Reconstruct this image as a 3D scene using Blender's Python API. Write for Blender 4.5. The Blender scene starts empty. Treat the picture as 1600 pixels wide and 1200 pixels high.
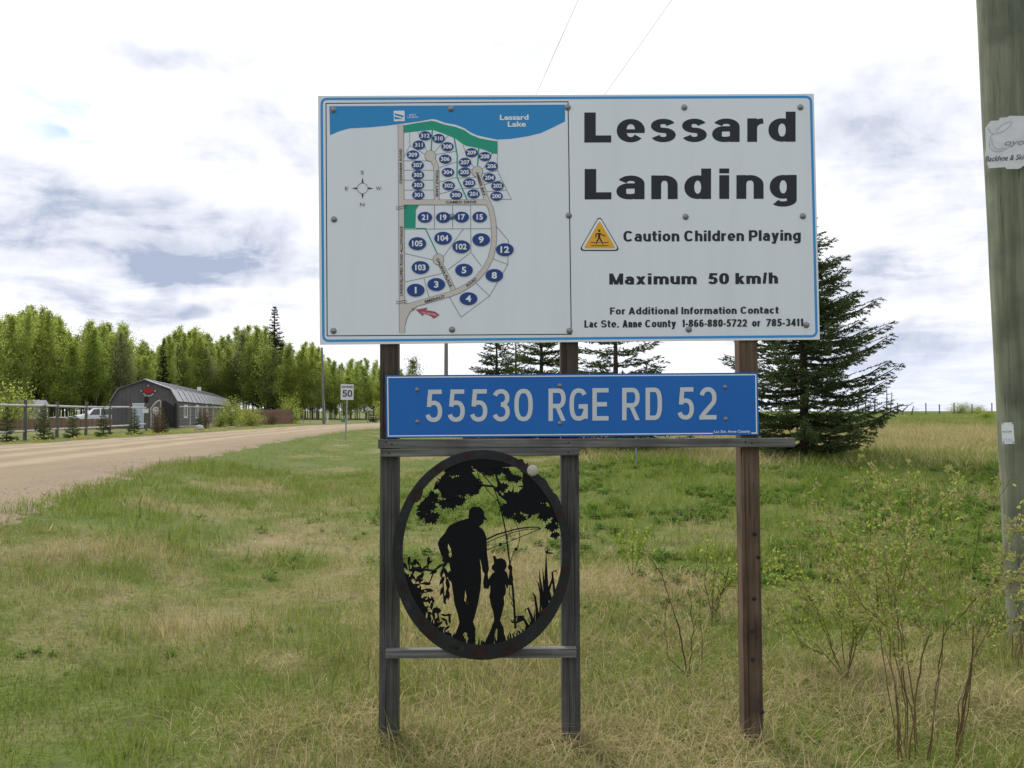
import bpy, math, random
import numpy as np
from mathutils import Vector, Matrix
R = math.radians
rng = np.random.default_rng(7)
random.seed(7)
S = bpy.context.scene
COL = S.collection

# ------------------------------------------------------------------ camera, world, sun, exposure
F = 1291.0; PITCH = R(1.86); EYE = 1.6
cam = bpy.data.cameras.new('camera'); cam.sensor_width = 36; cam.lens = 36*F/1600
cam.clip_start = 0.05; cam.clip_end = 6000
camo = bpy.data.objects.new('camera', cam); COL.objects.link(camo)
camo.location = (0, 0, EYE); camo.rotation_euler = (R(90)+PITCH, 0, 0)
S.camera = camo
CP, SP = math.cos(PITCH), math.sin(PITCH)

def ray(px, py):
    a = (px-800)/F; b = (600-py)/F
    return Vector((a, CP-b*SP, SP+b*CP))
def at(px, py, Y):
    """point seen at that pixel of the photograph, Y metres ahead"""
    d = ray(px, py)
    return Vector((0, 0, EYE)) + d*(Y/d.y)

SUN_EL, SUN_AZ = R(46), R(-27)        # azimuth from +Y, negative = to the left
world = bpy.data.worlds.new('World'); S.world = world; world.use_nodes = True
wt = world.node_tree; wt.nodes.clear()
def wn(t, **k):
    n = wt.nodes.new(t)
    for a, b in k.items(): setattr(n, a, b)
    return n
wl = wt.links.new
def wmath(op, a, b=None, clamp=False):
    n = wn('ShaderNodeMath', operation=op, use_clamp=clamp)
    for i, v in enumerate((a, b)):
        if v is None: continue
        if isinstance(v, (int, float)): n.inputs[i].default_value = v
        else: wl(v, n.inputs[i])
    return n.outputs[0]
def wvec(op, a, b):
    n = wn('ShaderNodeVectorMath', operation=op)
    for i, v in enumerate((a, b)):
        if v is None: continue
        if isinstance(v, (tuple, list, Vector)): n.inputs[i].default_value = v
        else: wl(v, n.inputs[i])
    return n
def wmix(f, a, b):
    n = wn('ShaderNodeMix', data_type='RGBA')
    if isinstance(f, (int, float)): n.inputs[0].default_value = f
    else: wl(f, n.inputs[0])
    for i, v in ((6, a), (7, b)):
        if isinstance(v, (tuple, list)): n.inputs[i].default_value = (*v, 1)
        else: wl(v, n.inputs[i])
    return n.outputs[2]
def wramp(v, lo, hi):
    n = wn('ShaderNodeMapRange', interpolation_type='SMOOTHSTEP')
    wl(v, n.inputs[0]); n.inputs[1].default_value = lo; n.inputs[2].default_value = hi
    return n.outputs[0]
sky = wn('ShaderNodeTexSky', sky_type='NISHITA', sun_disc=False)
sky.sun_elevation = SUN_EL; sky.sun_rotation = SUN_AZ
tc = wn('ShaderNodeTexCoord')
D0 = tc.outputs['Generated']
sep = wn('ShaderNodeSeparateXYZ'); wl(D0, sep.inputs[0])
zc = wmath('MAXIMUM', sep.outputs[2], 0.0)
den = wmath('ADD', zc, 0.13)
comb = wn('ShaderNodeCombineXYZ')
wl(wmath('DIVIDE', sep.outputs[0], den), comb.inputs[0]); wl(wmath('DIVIDE', sep.outputs[1], den), comb.inputs[1])
def wnoise(vec, scale, detail=8, rough=.55, dist=0.0, off=(0, 0, 0)):
    v = wvec('ADD', vec, off).outputs[0]
    n = wn('ShaderNodeTexNoise'); wl(v, n.inputs['Vector'])
    n.inputs['Scale'].default_value = scale; n.inputs['Detail'].default_value = detail
    n.inputs['Roughness'].default_value = rough; n.inputs['Distortion'].default_value = dist
    return n
nA = wnoise(comb.outputs[0], 0.9, 6, .56, .25)
nB = wnoise(comb.outputs[0], 2.6, 6, .6, .35, (5, 3, 1))
nC = wnoise(D0, 6.0, 6, .6, .3, (1.7, 0, .4))
nW = wnoise(D0, 4.5, 4, .62, 0.0, (9, 2, 4))
warp = wvec('MULTIPLY', wvec('SUBTRACT', nW.outputs['Color'], (.5, .5, .5)).outputs[0], (.22, .0, .13)).outputs[0]
DW = wvec('ADD', D0, warp).outputs[0]
def blob(px, py, hw, hh, w, soft=1.0):
    c = ray(px, py).normalized()
    d = wvec('MULTIPLY', wvec('SUBTRACT', DW, c).outputs[0], (F/hw, F/hw, F/hh)).outputs[0]
    l = wn('ShaderNodeVectorMath', operation='LENGTH'); wl(d, l.inputs[0])
    n = wn('ShaderNodeMapRange', interpolation_type='SMOOTHSTEP')
    wl(l.outputs['Value'], n.inputs[0]); n.inputs[1].default_value = 1.25*soft; n.inputs[2].default_value = .15
    n.inputs[3].default_value = 0; n.inputs[4].default_value = w
    return n.outputs[0]
dark = None
for b in ((110, 350, 400, 88, .78), (330, 400, 230, 50, .45), (20, 420, 240, 60, .35), (440, 225, 190, 70, .55), (300, 78, 170, 28, .42),
          (190, 470, 220, 24, .35), (430, 480, 170, 22, .35), (1400, 235, 270, 110, .50), (1300, 130, 200, 50, .15), (1390, 545, 260, 62, .62), (1330, 440, 180, 40, .30),
          (1460, 615, 240, 34, .45), (60, 560, 260, 30, .3), (1480, 400, 180, 50, .3), (700, 60, 300, 50, .1)):
    v = blob(*b)
    dark = v if dark is None else wmath('ADD', dark, v)
tex = wmath('ADD', wmath('MULTIPLY', wramp(nC.outputs[0], .30, .70), 1.0), .36)
dk = wmath('MULTIPLY', dark, tex)
gen = wmath('MULTIPLY', wramp(nA.outputs[0], .48, .76), .32)
fine = wmath('MULTIPLY', wmath('SUBTRACT', nB.outputs[0], .5), .8)
dk = wmath('MINIMUM', wmath('MULTIPLY', wmath('ADD', dk, gen), 1.12), .97)
puff = wmath('MULTIPLY', wramp(nB.outputs[0], .60, .40), .42)          # brighter billows breaking into the grey
dk = wmath('MULTIPLY', dk, wmath('SUBTRACT', 1.12, puff))
dk = wmath('ADD', wmath('ADD', dk, wmath('MULTIPLY', fine, .55)), .10, True)
cl = wmix(dk, (9.9, 9.8, 10.1), (3.5, 4.05, 5.3))
hole = wmath('MULTIPLY', blob(108, 195, 100, 48, 1.0), wramp(nB.outputs[0], .36, .50))
# thin blue breaks elsewhere overhead (seen nowhere but part of the same broken sky)
brk = wramp(nA.outputs[0], .36, .24)
hole2 = wmath('MULTIPLY', wmath('MULTIPLY', brk, wramp(sep.outputs[2], .35, .6)), .55)
hole = wmath('MAXIMUM', hole, hole2, True)
skyb = wmix(.75, sky.outputs[0], (3.6, 5.6, 7.6))
cl = wmix(wmath('MULTIPLY', hole, .8), cl, skyb)
hz = wramp(sep.outputs[2], .11, .0)
cl = wmix(wmath('MULTIPLY', hz, .62), cl, (6.6, 7.2, 8.6))
# thin cloud scatters forwards: the deck is brightest round the hidden sun and greyer away from it
SD = Vector((math.sin(SUN_AZ)*math.cos(SUN_EL), math.cos(SUN_AZ)*math.cos(SUN_EL), math.sin(SUN_EL)))
dt_ = wvec('DOT_PRODUCT', D0, SD).outputs['Value']
mr = wn('ShaderNodeMapRange', interpolation_type='SMOOTHSTEP'); wl(dt_, mr.inputs[0]); mr.inputs[1].default_value = -.55; mr.inputs[2].default_value = .5
mr.inputs[3].default_value = .42; mr.inputs[4].default_value = 1.04
mr.inputs[3].default_value = 0; mr.inputs[4].default_value = 1
tn = wmix(mr.outputs[0], (.50, .55, .62), (1.04, 1.04, 1.04)); cl = wvec('MULTIPLY', cl, tn).outputs[0]
bg = wn('ShaderNodeBackground'); wl(cl, bg.inputs[0]); bg.inputs[1].default_value = 0.1
wo = wn('ShaderNodeOutputWorld'); wl(bg.outputs[0], wo.inputs[0])
world.cycles.sampling_method = 'MANUAL'; world.cycles.sample_map_resolution = 256

sl = bpy.data.lights.new('sun', 'SUN'); sl.energy = 2.6; sl.angle = R(11); sl.color = (1, .95, .87)
so = bpy.data.objects.new('sun', sl); COL.objects.link(so)
sd = Vector((math.sin(SUN_AZ)*math.cos(SUN_EL), math.cos(SUN_AZ)*math.cos(SUN_EL), math.sin(SUN_EL)))
so.rotation_euler = (-sd).to_track_quat('-Z', 'Y').to_euler()
S.view_settings.view_transform = 'Standard'; S.view_settings.look = 'None'
S.view_settings.exposure = 0.30; S.view_settings.gamma = 1; S.view_settings.use_curve_mapping = False
S.cycles.max_bounces = 6; S.cycles.transparent_max_bounces = 6

# ------------------------------------------------------------------ helpers
def link(o): COL.objects.link(o); return o
def props(o, label=None, cat=None, group=None, kind=None):
    if label: o['label'] = label
    if cat: o['category'] = cat
    if group: o['group'] = group
    if kind: o['kind'] = kind
    return o
def thing(name, label, cat, loc=(0, 0, 0), group=None, rz=0.0):
    o = bpy.data.objects.new(name, None); o.empty_display_size = .2
    link(o); o.location = loc; o.rotation_euler = (0, 0, rz)
    return props(o, label, cat, group)
def fast(name, V, Q, mat, smooth=False):
    """V (n,3), Q (m,3 or 4)"""
    V = np.asarray(V, dtype=np.float32); Q = np.asarray(Q, dtype=np.int32)
    me = bpy.data.meshes.new(name); k = Q.shape[1]
    me.vertices.add(len(V)); me.vertices.foreach_set('co', V.ravel())
    me.loops.add(Q.size); me.loops.foreach_set('vertex_index', Q.ravel())
    me.polygons.add(len(Q)); me.polygons.foreach_set('loop_start', np.arange(0, Q.size, k, dtype=np.int32))
    me.polygons.foreach_set('loop_total', np.full(len(Q), k, dtype=np.int32))
    if smooth: me.polygons.foreach_set('use_smooth', np.ones(len(Q), dtype=bool))
    me.update(calc_edges=True); me.materials.append(mat)
    return me
class MB:
    """collects geometry in thing-local coordinates"""
    def __init__(s): s.v = []; s.f = []
    def add(s, vs, fs):
        b = len(s.v); s.v += [tuple(v) for v in vs]; s.f += [tuple(b+i for i in f) for f in fs]; return s
    def box(s, c, d, rz=0.0, bev=0.0):
        c = Vector(c); h = Vector(d)/2; m = Matrix.Rotation(rz, 3, 'Z')
        vs = []
        for x, y, z in ((-1,-1,-1),(1,-1,-1),(1,1,-1),(-1,1,-1),(-1,-1,1),(1,-1,1),(1,1,1),(-1,1,1)):
            vs.append(c + m @ Vector((x*h.x, y*h.y, z*h.z)))
        return s.add(vs, ((0,3,2,1),(4,5,6,7),(0,1,5,4),(1,2,6,5),(2,3,7,6),(3,0,4,7)))
    def beam(s, a, b, w, t, jig=0.0):
        """bar from a to b, w across (horizontal or along x), t in depth"""
        a = Vector(a); b = Vector(b); d = (b-a).normalized()
        up = Vector((0, 1, 0)) if abs(d.y) < .9 else Vector((0, 0, 1))
        sx = d.cross(up).normalized(); sy = sx.cross(d).normalized()
        vs = []
        for p in (a, b):
            for x, y in ((-1,-1),(1,-1),(1,1),(-1,1)): vs.append(p + sx*(x*w/2) + sy*(y*t/2))
        return s.add(vs, ((0,1,2,3),(7,6,5,4),(0,4,5,1),(1,5,6,2),(2,6,7,3),(3,7,4,0)))
    def tube(s, path, rad, n=8, cap=True):
        path = [Vector(p) for p in path]; b = len(s.v)
        if isinstance(rad, (int, float)): rad = [rad]*len(path)
        ref = Vector((0.13, 0.97, 0.2)).normalized()
        for i, p in enumerate(path):
            d = (path[min(i+1, len(path)-1)] - path[max(i-1, 0)]).normalized()
            x = d.cross(ref)
            if x.length < .1: x = d.cross(Vector((1, 0, 0)))
            x.normalize(); y = d.cross(x)
            for k in range(n):
                a = 2*math.pi*k/n
                s.v.append(tuple(p + (x*math.cos(a) + y*math.sin(a))*rad[i]))
        for i in range(len(path)-1):
            for k in range(n):
                k2 = (k+1) % n
                s.f.append((b+i*n+k, b+i*n+k2, b+(i+1)*n+k2, b+(i+1)*n+k))
        if cap and n > 2:
            s.f.append(tuple(b+k for k in range(n))); s.f.append(tuple(b+(len(path)-1)*n+k for k in reversed(range(n))))
        return s
    def lathe(s, c, prof, n=12, axis='Z', sc=(1, 1, 1)):
        b = len(s.v); c = Vector(c)
        for r, h in prof:
            for k in range(n):
                a = 2*math.pi*k/n
                v = (r*math.cos(a), r*math.sin(a), h)
                if axis == 'Y': v = (v[0], h, v[1])
                if axis == 'X': v = (h, v[0], v[1])
                s.v.append(tuple(c + Vector((v[0]*sc[0], v[1]*sc[1], v[2]*sc[2]))))
        for i in range(len(prof)-1):
            for k in range(n):
                k2 = (k+1) % n
                s.f.append((b+i*n+k, b+i*n+k2, b+(i+1)*n+k2, b+(i+1)*n+k))
        s.f.append(tuple(b+k for k in reversed(range(n)))); s.f.append(tuple(b+(len(prof)-1)*n+k for k in range(n)))
        return s
    def mesh(s, name, mat, smooth=False, bevel=0.0):
        me = bpy.data.meshes.new(name); me.from_pydata(s.v, [], s.f)
        import bmesh
        bm = bmesh.new(); bm.from_mesh(me)
        bmesh.ops.recalc_face_normals(bm, faces=bm.faces)
        if bevel: bmesh.ops.bevel(bm, geom=list(bm.edges), offset=bevel, segments=1, affect='EDGES')
        bm.to_mesh(me); bm.free()
        me.materials.append(mat)
        if smooth:
            for p in me.polygons: p.use_smooth = True
        me.update(); return me
    def build(s, name, mat, parent=None, smooth=False, bevel=0.0, loc=None, **k):
        o = bpy.data.objects.new(name, s.mesh(name, mat, smooth, bevel)); link(o)
        if parent is not None: o.parent = parent
        if loc is not None: o.location = loc
        return props(o, **k)
def obj(name, me, parent=None, loc=(0, 0, 0), **k):
    o = bpy.data.objects.new(name, me); link(o); o.location = loc
    if parent is not None: o.parent = parent
    return props(o, **k)
KIDS = {}
def dup(root, loc, rz=0.0, scale=1.0, label=None, group=None):
    r = root.copy(); COL.objects.link(r); r.location = loc; r.rotation_euler = (0, 0, rz)
    r.scale = (scale,)*3 if isinstance(scale, (int, float)) else scale
    if label: r['label'] = label
    if group: r['group'] = group
    for ch in list(root.children):
        c = ch.copy(); COL.objects.link(c); c.parent = r
        for g in ch.children:
            d = g.copy(); COL.objects.link(d); d.parent = c
    return r

# numpy value noise
def _h(ix, iy, s):
    n = (ix*374761393 + iy*668265263 + s*1442695041) & 0x7fffffff
    n = (n ^ (n >> 13))*1274126177 & 0x7fffffff
    return ((n ^ (n >> 16)) & 0xffff)/65535.0
def vnoise(x, y, s=0):
    x = np.asarray(x, float); y = np.asarray(y, float)
    ix = np.floor(x).astype(np.int64); iy = np.floor(y).astype(np.int64)
    fx = x-ix; fy = y-iy; fx = fx*fx*(3-2*fx); fy = fy*fy*(3-2*fy)
    a = _h(ix, iy, s); b = _h(ix+1, iy, s); c = _h(ix, iy+1, s); d = _h(ix+1, iy+1, s)
    return (a*(1-fx)+b*fx)*(1-fy) + (c*(1-fx)+d*fx)*fy
def fbm(x, y, s=0, o=4):
    t = 0; a = .5; w = 0
    for i in range(o):
        t = t + a*vnoise(x*2**i, y*2**i, s+i*17); w += a; a *= .55
    return t/w
def sst(t):
    t = np.clip(t, 0, 1); return t*t*(3-2*t)

# ------------------------------------------------------------------ materials
def mat(name, col, rough=.8, metal=0.0, col2=None, scale=5.0, detail=6, stretch=(1, 1, 1), bump=0.0, bscale=None, lo=.35, hi=.65, spec=.3, bdist=.01):
    m = bpy.data.materials.new(name); m.use_nodes = True; nt = m.node_tree; b = nt.nodes['Principled BSDF']
    b.inputs['Base Color'].default_value = (*col, 1); b.inputs['Roughness'].default_value = rough
    b.inputs['Metallic'].default_value = metal; b.inputs['Specular IOR Level'].default_value = spec
    if col2 is not None or bump:
        t = nt.nodes.new('ShaderNodeTexCoord'); mp = nt.nodes.new('ShaderNodeMapping'); mp.inputs['Scale'].default_value = stretch
        nt.links.new(t.outputs['Object'], mp.inputs[0])
    if col2 is not None:
        n = nt.nodes.new('ShaderNodeTexNoise'); n.inputs['Scale'].default_value = scale; n.inputs['Detail'].default_value = detail
        n.inputs['Roughness'].default_value = .62
        nt.links.new(mp.outputs[0], n.inputs['Vector'])
        r = nt.nodes.new('ShaderNodeMapRange'); r.inputs[1].default_value = lo; r.inputs[2].default_value = hi
        nt.links.new(n.outputs[0], r.inputs[0])
        x = nt.nodes.new('ShaderNodeMix'); x.data_type = 'RGBA'
        x.inputs[6].default_value = (*col, 1); x.inputs[7].default_value = (*col2, 1)
        nt.links.new(r.outputs[0], x.inputs[0]); nt.links.new(x.outputs[2], b.inputs['Base Color'])
    if bump:
        n = nt.nodes.new('ShaderNodeTexNoise'); n.inputs['Scale'].default_value = bscale or scale*2; n.inputs['Detail'].default_value = 6
        nt.links.new(mp.outputs[0], n.inputs['Vector'])
        bp = nt.nodes.new('ShaderNodeBump'); bp.inputs['Strength'].default_value = bump; bp.inputs['Distance'].default_value = bdist
        nt.links.new(n.outputs[0], bp.inputs['Height']); nt.links.new(bp.outputs[0], b.inputs['Normal'])
    return m
def wood(name, base, light, dark, stretch=(60, 60, 2.2), bump=.5):
    """weathered grain running along the stretched axis, with stains and dark checks"""
    m = mat(name, base, .88, col2=light, scale=1.0, detail=9, stretch=stretch, bump=bump, bscale=1.6, lo=.36, hi=.66, spec=.15, bdist=.004)
    nt = m.node_tree; b = nt.nodes['Principled BSDF']; src = b.inputs['Base Color'].links[0].from_socket
    t = nt.nodes.new('ShaderNodeTexCoord')
    n = nt.nodes.new('ShaderNodeTexNoise'); n.inputs['Scale'].default_value = 3.5; n.inputs['Detail'].default_value = 5
    nt.links.new(t.outputs['Object'], n.inputs['Vector'])
    r = nt.nodes.new('ShaderNodeMapRange'); r.inputs[1].default_value = .45; r.inputs[2].default_value = .72; r.inputs[4].default_value = .75
    nt.links.new(n.outputs[0], r.inputs[0])
    mp = nt.nodes.new('ShaderNodeMapping'); mp.inputs['Scale'].default_value = tuple(v*1.9 for v in stretch)
    nt.links.new(t.outputs['Object'], mp.inputs[0])
    n2 = nt.nodes.new('ShaderNodeTexNoise'); n2.inputs['Scale'].default_value = .8; n2.inputs['Detail'].default_value = 3
    nt.links.new(mp.outputs[0], n2.inputs['Vector'])
    r2 = nt.nodes.new('ShaderNodeMapRange'); r2.inputs[1].default_value = .62; r2.inputs[2].default_value = .74; r2.inputs[4].default_value = .8
    nt.links.new(n2.outputs[0], r2.inputs[0])
    x = nt.nodes.new('ShaderNodeMix'); x.data_type = 'RGBA'; x.inputs[7].default_value = (*dark, 1)
    nt.links.new(src, x.inputs[6]); nt.links.new(r.outputs[0], x.inputs[0])
    x2 = nt.nodes.new('ShaderNodeMix'); x2.data_type = 'RGBA'; x2.inputs[7].default_value = tuple(v*.4 for v in dark)+(1,)
    nt.links.new(x.outputs[2], x2.inputs[6]); nt.links.new(r2.outputs[0], x2.inputs[0])
    nt.links.new(x2.outputs[2], b.inputs['Base Color'])
    return m
def leafmat(name, c1, c2, trans=.4, attr=None, scale=.6):
    m = bpy.data.materials.new(name); m.use_nodes = True; nt = m.node_tree
    for n in list(nt.nodes): nt.nodes.remove(n)
    out = nt.nodes.new('ShaderNodeOutputMaterial')
    d = nt.nodes.new('ShaderNodeBsdfDiffuse'); t = nt.nodes.new('ShaderNodeBsdfTranslucent'); mx = nt.nodes.new('ShaderNodeMixShader')
    mx.inputs[0].default_value = trans
    x = nt.nodes.new('ShaderNodeMix'); x.data_type = 'RGBA'; x.inputs[6].default_value = (*c1, 1); x.inputs[7].default_value = (*c2, 1)
    oi = nt.nodes.new('ShaderNodeObjectInfo'); g = nt.nodes.new('ShaderNodeNewGeometry')
    n = nt.nodes.new('ShaderNodeTexNoise'); n.inputs['Scale'].default_value = scale; n.inputs['Detail'].default_value = 3
    nt.links.new(g.outputs['Position'], n.inputs['Vector'])
    r = nt.nodes.new('ShaderNodeMapRange'); r.inputs[1].default_value = .35; r.inputs[2].default_value = .65
    nt.links.new(n.outputs[0], r.inputs[0])
    if attr:
        at_ = nt.nodes.new('ShaderNodeAttribute'); at_.attribute_type = 'GEOMETRY'; at_.attribute_name = attr
        nt.links.new(at_.outputs['Fac'], x.inputs[0])
    else:
        a1 = nt.nodes.new('ShaderNodeMath'); a1.operation = 'MULTIPLY_ADD'; a1.inputs[1].default_value = .4; nt.links.new(r.outputs[0], a1.inputs[0])
        a0 = nt.nodes.new('ShaderNodeMath'); a0.operation = 'MULTIPLY'; a0.inputs[1].default_value = .35; nt.links.new(g.outputs['Random Per Island'], a0.inputs[0])
        nt.links.new(a0.outputs[0], a1.inputs[2])
        a2 = nt.nodes.new('ShaderNodeMath'); a2.operation = 'MULTIPLY_ADD'; a2.inputs[1].default_value = .4; nt.links.new(oi.outputs['Random'], a2.inputs[0]); nt.links.new(a1.outputs[0], a2.inputs[2])
        nt.links.new(a2.outputs[0], x.inputs[0])
    # per-blade variation
    hs = nt.nodes.new('ShaderNodeHueSaturation')
    rv = nt.nodes.new('ShaderNodeMapRange'); rv.inputs[3].default_value = .7; rv.inputs[4].default_value = 1.3
    nt.links.new(g.outputs['Random Per Island'], rv.inputs[0]); nt.links.new(rv.outputs[0], hs.inputs['Value'])
    nt.links.new(x.outputs[2], hs.inputs['Color'])
    nt.links.new(hs.outputs[0], d.inputs[0]); nt.links.new(hs.outputs[0], t.inputs[0])
    nt.links.new(d.outputs[0], mx.inputs[1]); nt.links.new(t.outputs[0], mx.inputs[2]); nt.links.new(mx.outputs[0], out.inputs[0])
    return m

M = dict(
    white=mat('sign_white', (.76, .81, .875), .32, col2=(.68, .73, .78), scale=1.0, stretch=(7, 7, .7), lo=.47, hi=.95, spec=.4),
    edge=mat('panel_edge', (.45, .45, .42), .7),
    skyblue=mat('print_blue', (.045, .30, .68), .4),
    lake=mat('print_lake', (.028, .26, .60), .4),
    green=mat('print_green', (.02, .33, .22), .45),
    tan=mat('print_tan', (.62, .57, .54), .45),
    navy=mat('print_navy', (.022, .06, .24), .4),
    pwhite=mat('print_white', (.80, .83, .85), .4),
    black=mat('print_black', (.022, .027, .038), .5),
    thin=mat('print_thin_black', (.06, .065, .08), .5),
    red=mat('print_red', (.42, .09, .13), .5),
    amber=mat('print_amber', (.80, .42, .035), .45),
    bluesign=mat('reflective_blue', (.006, .125, .47), .35, col2=(.008, .138, .50), scale=3, spec=.4),
    greylet=mat('reflective_grey', (.60, .62, .66), .4),
    zinc=mat('zinc_bolt', (.27, .285, .29), .5, .6),
    woodg=wood('weathered_grey_timber', (.060, .060, .057), (.125, .123, .116), (.028, .027, .025)),
    woodh=wood('weathered_grey_rail', (.10, .10, .098), (.21, .21, .20), (.045, .042, .04), (2.2, 60, 70)),
    woodd=wood('dark_brown_timber', (.05, .038, .028), (.10, .08, .062), (.02, .016, .012)),
    woodb=wood('brown_timber', (.098, .066, .045), (.17, .122, .088), (.038, .028, .022)),
    polew=wood('treated_pole', (.135, .15, .10), (.22, .235, .175), (.08, .092, .07), (26, 26, 1.1), .35),
    crack=mat('crack_dark', (.02, .018, .014), .95),
    steel=mat('blackened_steel', (.006, .007, .009), .55, .1, col2=(.014, .014, .018), scale=9, spec=.5, bump=.15),
    steelflat=mat('black_cut_steel', (.006, .0065, .008), .7, spec=.15),
    rust=mat('rust_spot', (.045, .013, .009), .7, col2=(.014, .010, .010), scale=30),
    spot=mat('grey_spot', (.032, .032, .036), .55, col2=(.013, .014, .017), scale=40),
    stone=mat('pale_pebble', (.42, .40, .33), .6, col2=(.52, .50, .44), scale=60),
    galv=mat('galvanised', (.33, .34, .34), .45, .6),
    farpole=mat('far_pole_wood', (.16, .155, .14), .9, col2=(.23, .22, .20), scale=4),
    wire=mat('wire_metal', (.42, .42, .44), .6, .3),
    sidewall=mat('barn_siding', (.105, .10, .102), .75, col2=(.14, .132, .134), scale=1.5),
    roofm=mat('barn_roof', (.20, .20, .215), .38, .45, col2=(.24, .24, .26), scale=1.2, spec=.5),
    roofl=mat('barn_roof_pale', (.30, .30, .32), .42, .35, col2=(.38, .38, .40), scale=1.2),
    wtrim=mat('white_trim', (.78, .78, .77), .5),
    glass=mat('window_glass', (.03, .035, .04), .06, spec=.9),
    plank=mat('brown_plank', (.17, .105, .068), .88, col2=(.26, .17, .12), scale=1.4),
    barnred=mat('emblem_red', (.42, .02, .025), .5),
    dgate=mat('dark_gate', (.025, .022, .022), .85),
    rail=mat('pale_rail', (.38, .37, .34), .85, col2=(.5, .49, .46), scale=2),
    fpost=mat('dark_fence_post', (.10, .09, .075), .9, col2=(.15, .135, .12), scale=3),
    carp=mat('white_car_paint', (.80, .81, .83), .18, spec=.6),
    tyre=mat('tyre_black', (.02, .02, .02), .8),
    rim=mat('alloy_rim', (.45, .45, .47), .3, .7),
    plastic=mat('black_plastic', (.03, .03, .032), .5),
    lamp=mat('lamp_clear', (.6, .63, .66), .1, spec=.9),
    shed=mat('shed_grey', (.17, .165, .175), .8, col2=(.22, .21, .22), scale=2),
    tgreen=mat('green_box', (.05, .26, .19), .5),
    bluepost=mat('blue_steel_post', (.16, .24, .34), .5),
    orange=mat('orange_stake', (.7, .12, .02), .6),
    rock=mat('pale_rock', (.36, .34, .32), .9, col2=(.5, .48, .45), scale=5, bump=.5),
    bark=mat('aspen_bark', (.20, .20, .165), .9, col2=(.08, .075, .06), scale=3),
    dbark=mat('spruce_bark', (.055, .04, .03), .95, col2=(.09, .07, .055), scale=8, bump=.6),
    gstem=mat('willow_stem', (.12, .07, .035), .7, col2=(.14, .10, .045), scale=9),
    rstem=mat('rose_stem', (.11, .045, .028), .75, col2=(.09, .065, .04), scale=9),
    dead=mat('dead_wood', (.17, .145, .125), .95),
)
M['aspen'] = leafmat('aspen_leaves', (.24, .34, .062), (.44, .50, .13), .6)
M['aspeny'] = leafmat('young_yellow_green_leaves', (.27, .34, .05), (.42, .46, .11), .5)
M['aspeng'] = leafmat('grey_budding_leaves', (.22, .25, .10), (.33, .34, .15), .5)
M['spruce'] = leafmat('spruce_needles', (.050, .082, .034), (.115, .155, .062), .25, scale=1.6)
M['sprucel'] = leafmat('young_spruce_needles', (.055, .095, .035), (.13, .165, .055), .2, scale=2.5)
M['dspruce'] = leafmat('dark_spruce_needles', (.012, .021, .012), (.026, .040, .020), .1)
M['willow'] = leafmat('willow_leaves', (.22, .31, .05), (.34, .42, .08), .5, scale=6)
M['catkin'] = leafmat('willow_catkins', (.30, .31, .11), (.44, .42, .18), .3, scale=6)
M['grass'] = leafmat('grass_blades', (.175, .245, .038), (.47, .395, .215), .4, attr='dry')
M['weed'] = leafmat('broad_weed_leaves', (.085, .17, .03), (.14, .23, .05), .4, scale=4)
M['twigred'] = leafmat('reddish_dry_sprigs', (.13, .07, .045), (.20, .12, .07), .2)

# ------------------------------------------------------------------ terrain
NY = [-40, 0, 9.2, 13.5, 18, 24.2, 36.9, 50, 60, 75, 90, 100, 106]
NX = [-3.2, -4.9, -5.75, -6.9, -7.8, -8.5, -9.9, -10.2, -9.7, -7, 0, 10, 24]
FY = [-40, 0, 29.2, 37.8, 50, 67, 81.5, 95, 106, 112]
FX = [-19, -18.3, -18.1, -17.6, -17.4, -17.2, -13.5, -5, 10, 24]
def road_n(y): return np.interp(y, NY, NX)
def road_f(y): return np.interp(y, FY, FX)
def HT(x, y):
    x = np.asarray(x, float); y = np.asarray(y, float)
    xn = road_n(y); xf = road_f(y)
    base = np.interp(y, [0, 10, 38, 80, 200], [0, 0, .17, .3, .3])
    rise = np.interp(y, [0, 6.5, 10, 16, 24, 45, 90, 130, 240], [0, 0, .13, .42, .60, .93, 1.36, 1.2, 0])
    rise = np.maximum(rise - base, 0)*sst((x+4)/7)*sst((x-xn)/10) 
    right = base + rise
    t = sst((x-xn-.1)/3.2)
    z = .40*(1-t) + right*t
    t2 = sst((xf-x)/2.6)
    z = np.where(x < (xn+xf)/2, .40*(1-t2) + .25*t2, z)
    far = sst((y-112)/10)
    z = z*(1-far) + (.25 + rise)*far
    off = np.minimum(sst((x-xn)/2) + sst((xf-x)/2) + far, 1)
    near = 1/(1+y.clip(0)/40)
    z = z + off*((fbm(x*.5, y*.5, 3)-.5)*.16 + (fbm(x*2.2, y*2.2, 5, 3)-.5)*.07*near)
    onroad = (1-off)
    z = z - .05*sst(onroad*2-1)
    return z
def DRY(x, y):
    x = np.asarray(x, float); y = np.asarray(y, float)
    xn = road_n(y); xf = road_f(y)
    n = fbm(x*.42, y*.30, 11, 4); n2 = fbm(x*1.7, y*1.3, 21, 3)
    d = .28 + (n-.5)*2.1 + (n2-.5)*1.6
    left = x < xf
    d = d - .55*(1-sst((x-xn)/2.6))*(~left) 
    d = d + .04*(1-sst((y-4)/4)) - .10*sst((-1.2-x)/1.5)*(1-sst((y-9)/3))
    d = d + .08*sst((x-1.2)/1)*(1-sst((y-5.2)/2.2))
    d = d - .34*sst((x+.5)/2)*sst((y-7)/2.5)*(1-sst((y-16)/5))
    d = d + .42*sst((x-2)/4)*sst((y-20)/5)*(1-sst((y-34)/12))
    d = d - .34*sst((x-2)/4)*sst((y-36)/12)
    d = d - .22*sst((1-x)/2)*sst((y-9)/4)
    d = np.where(left, .25+(n-.5), d)
    return np.clip(d, 0, 1)

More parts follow.
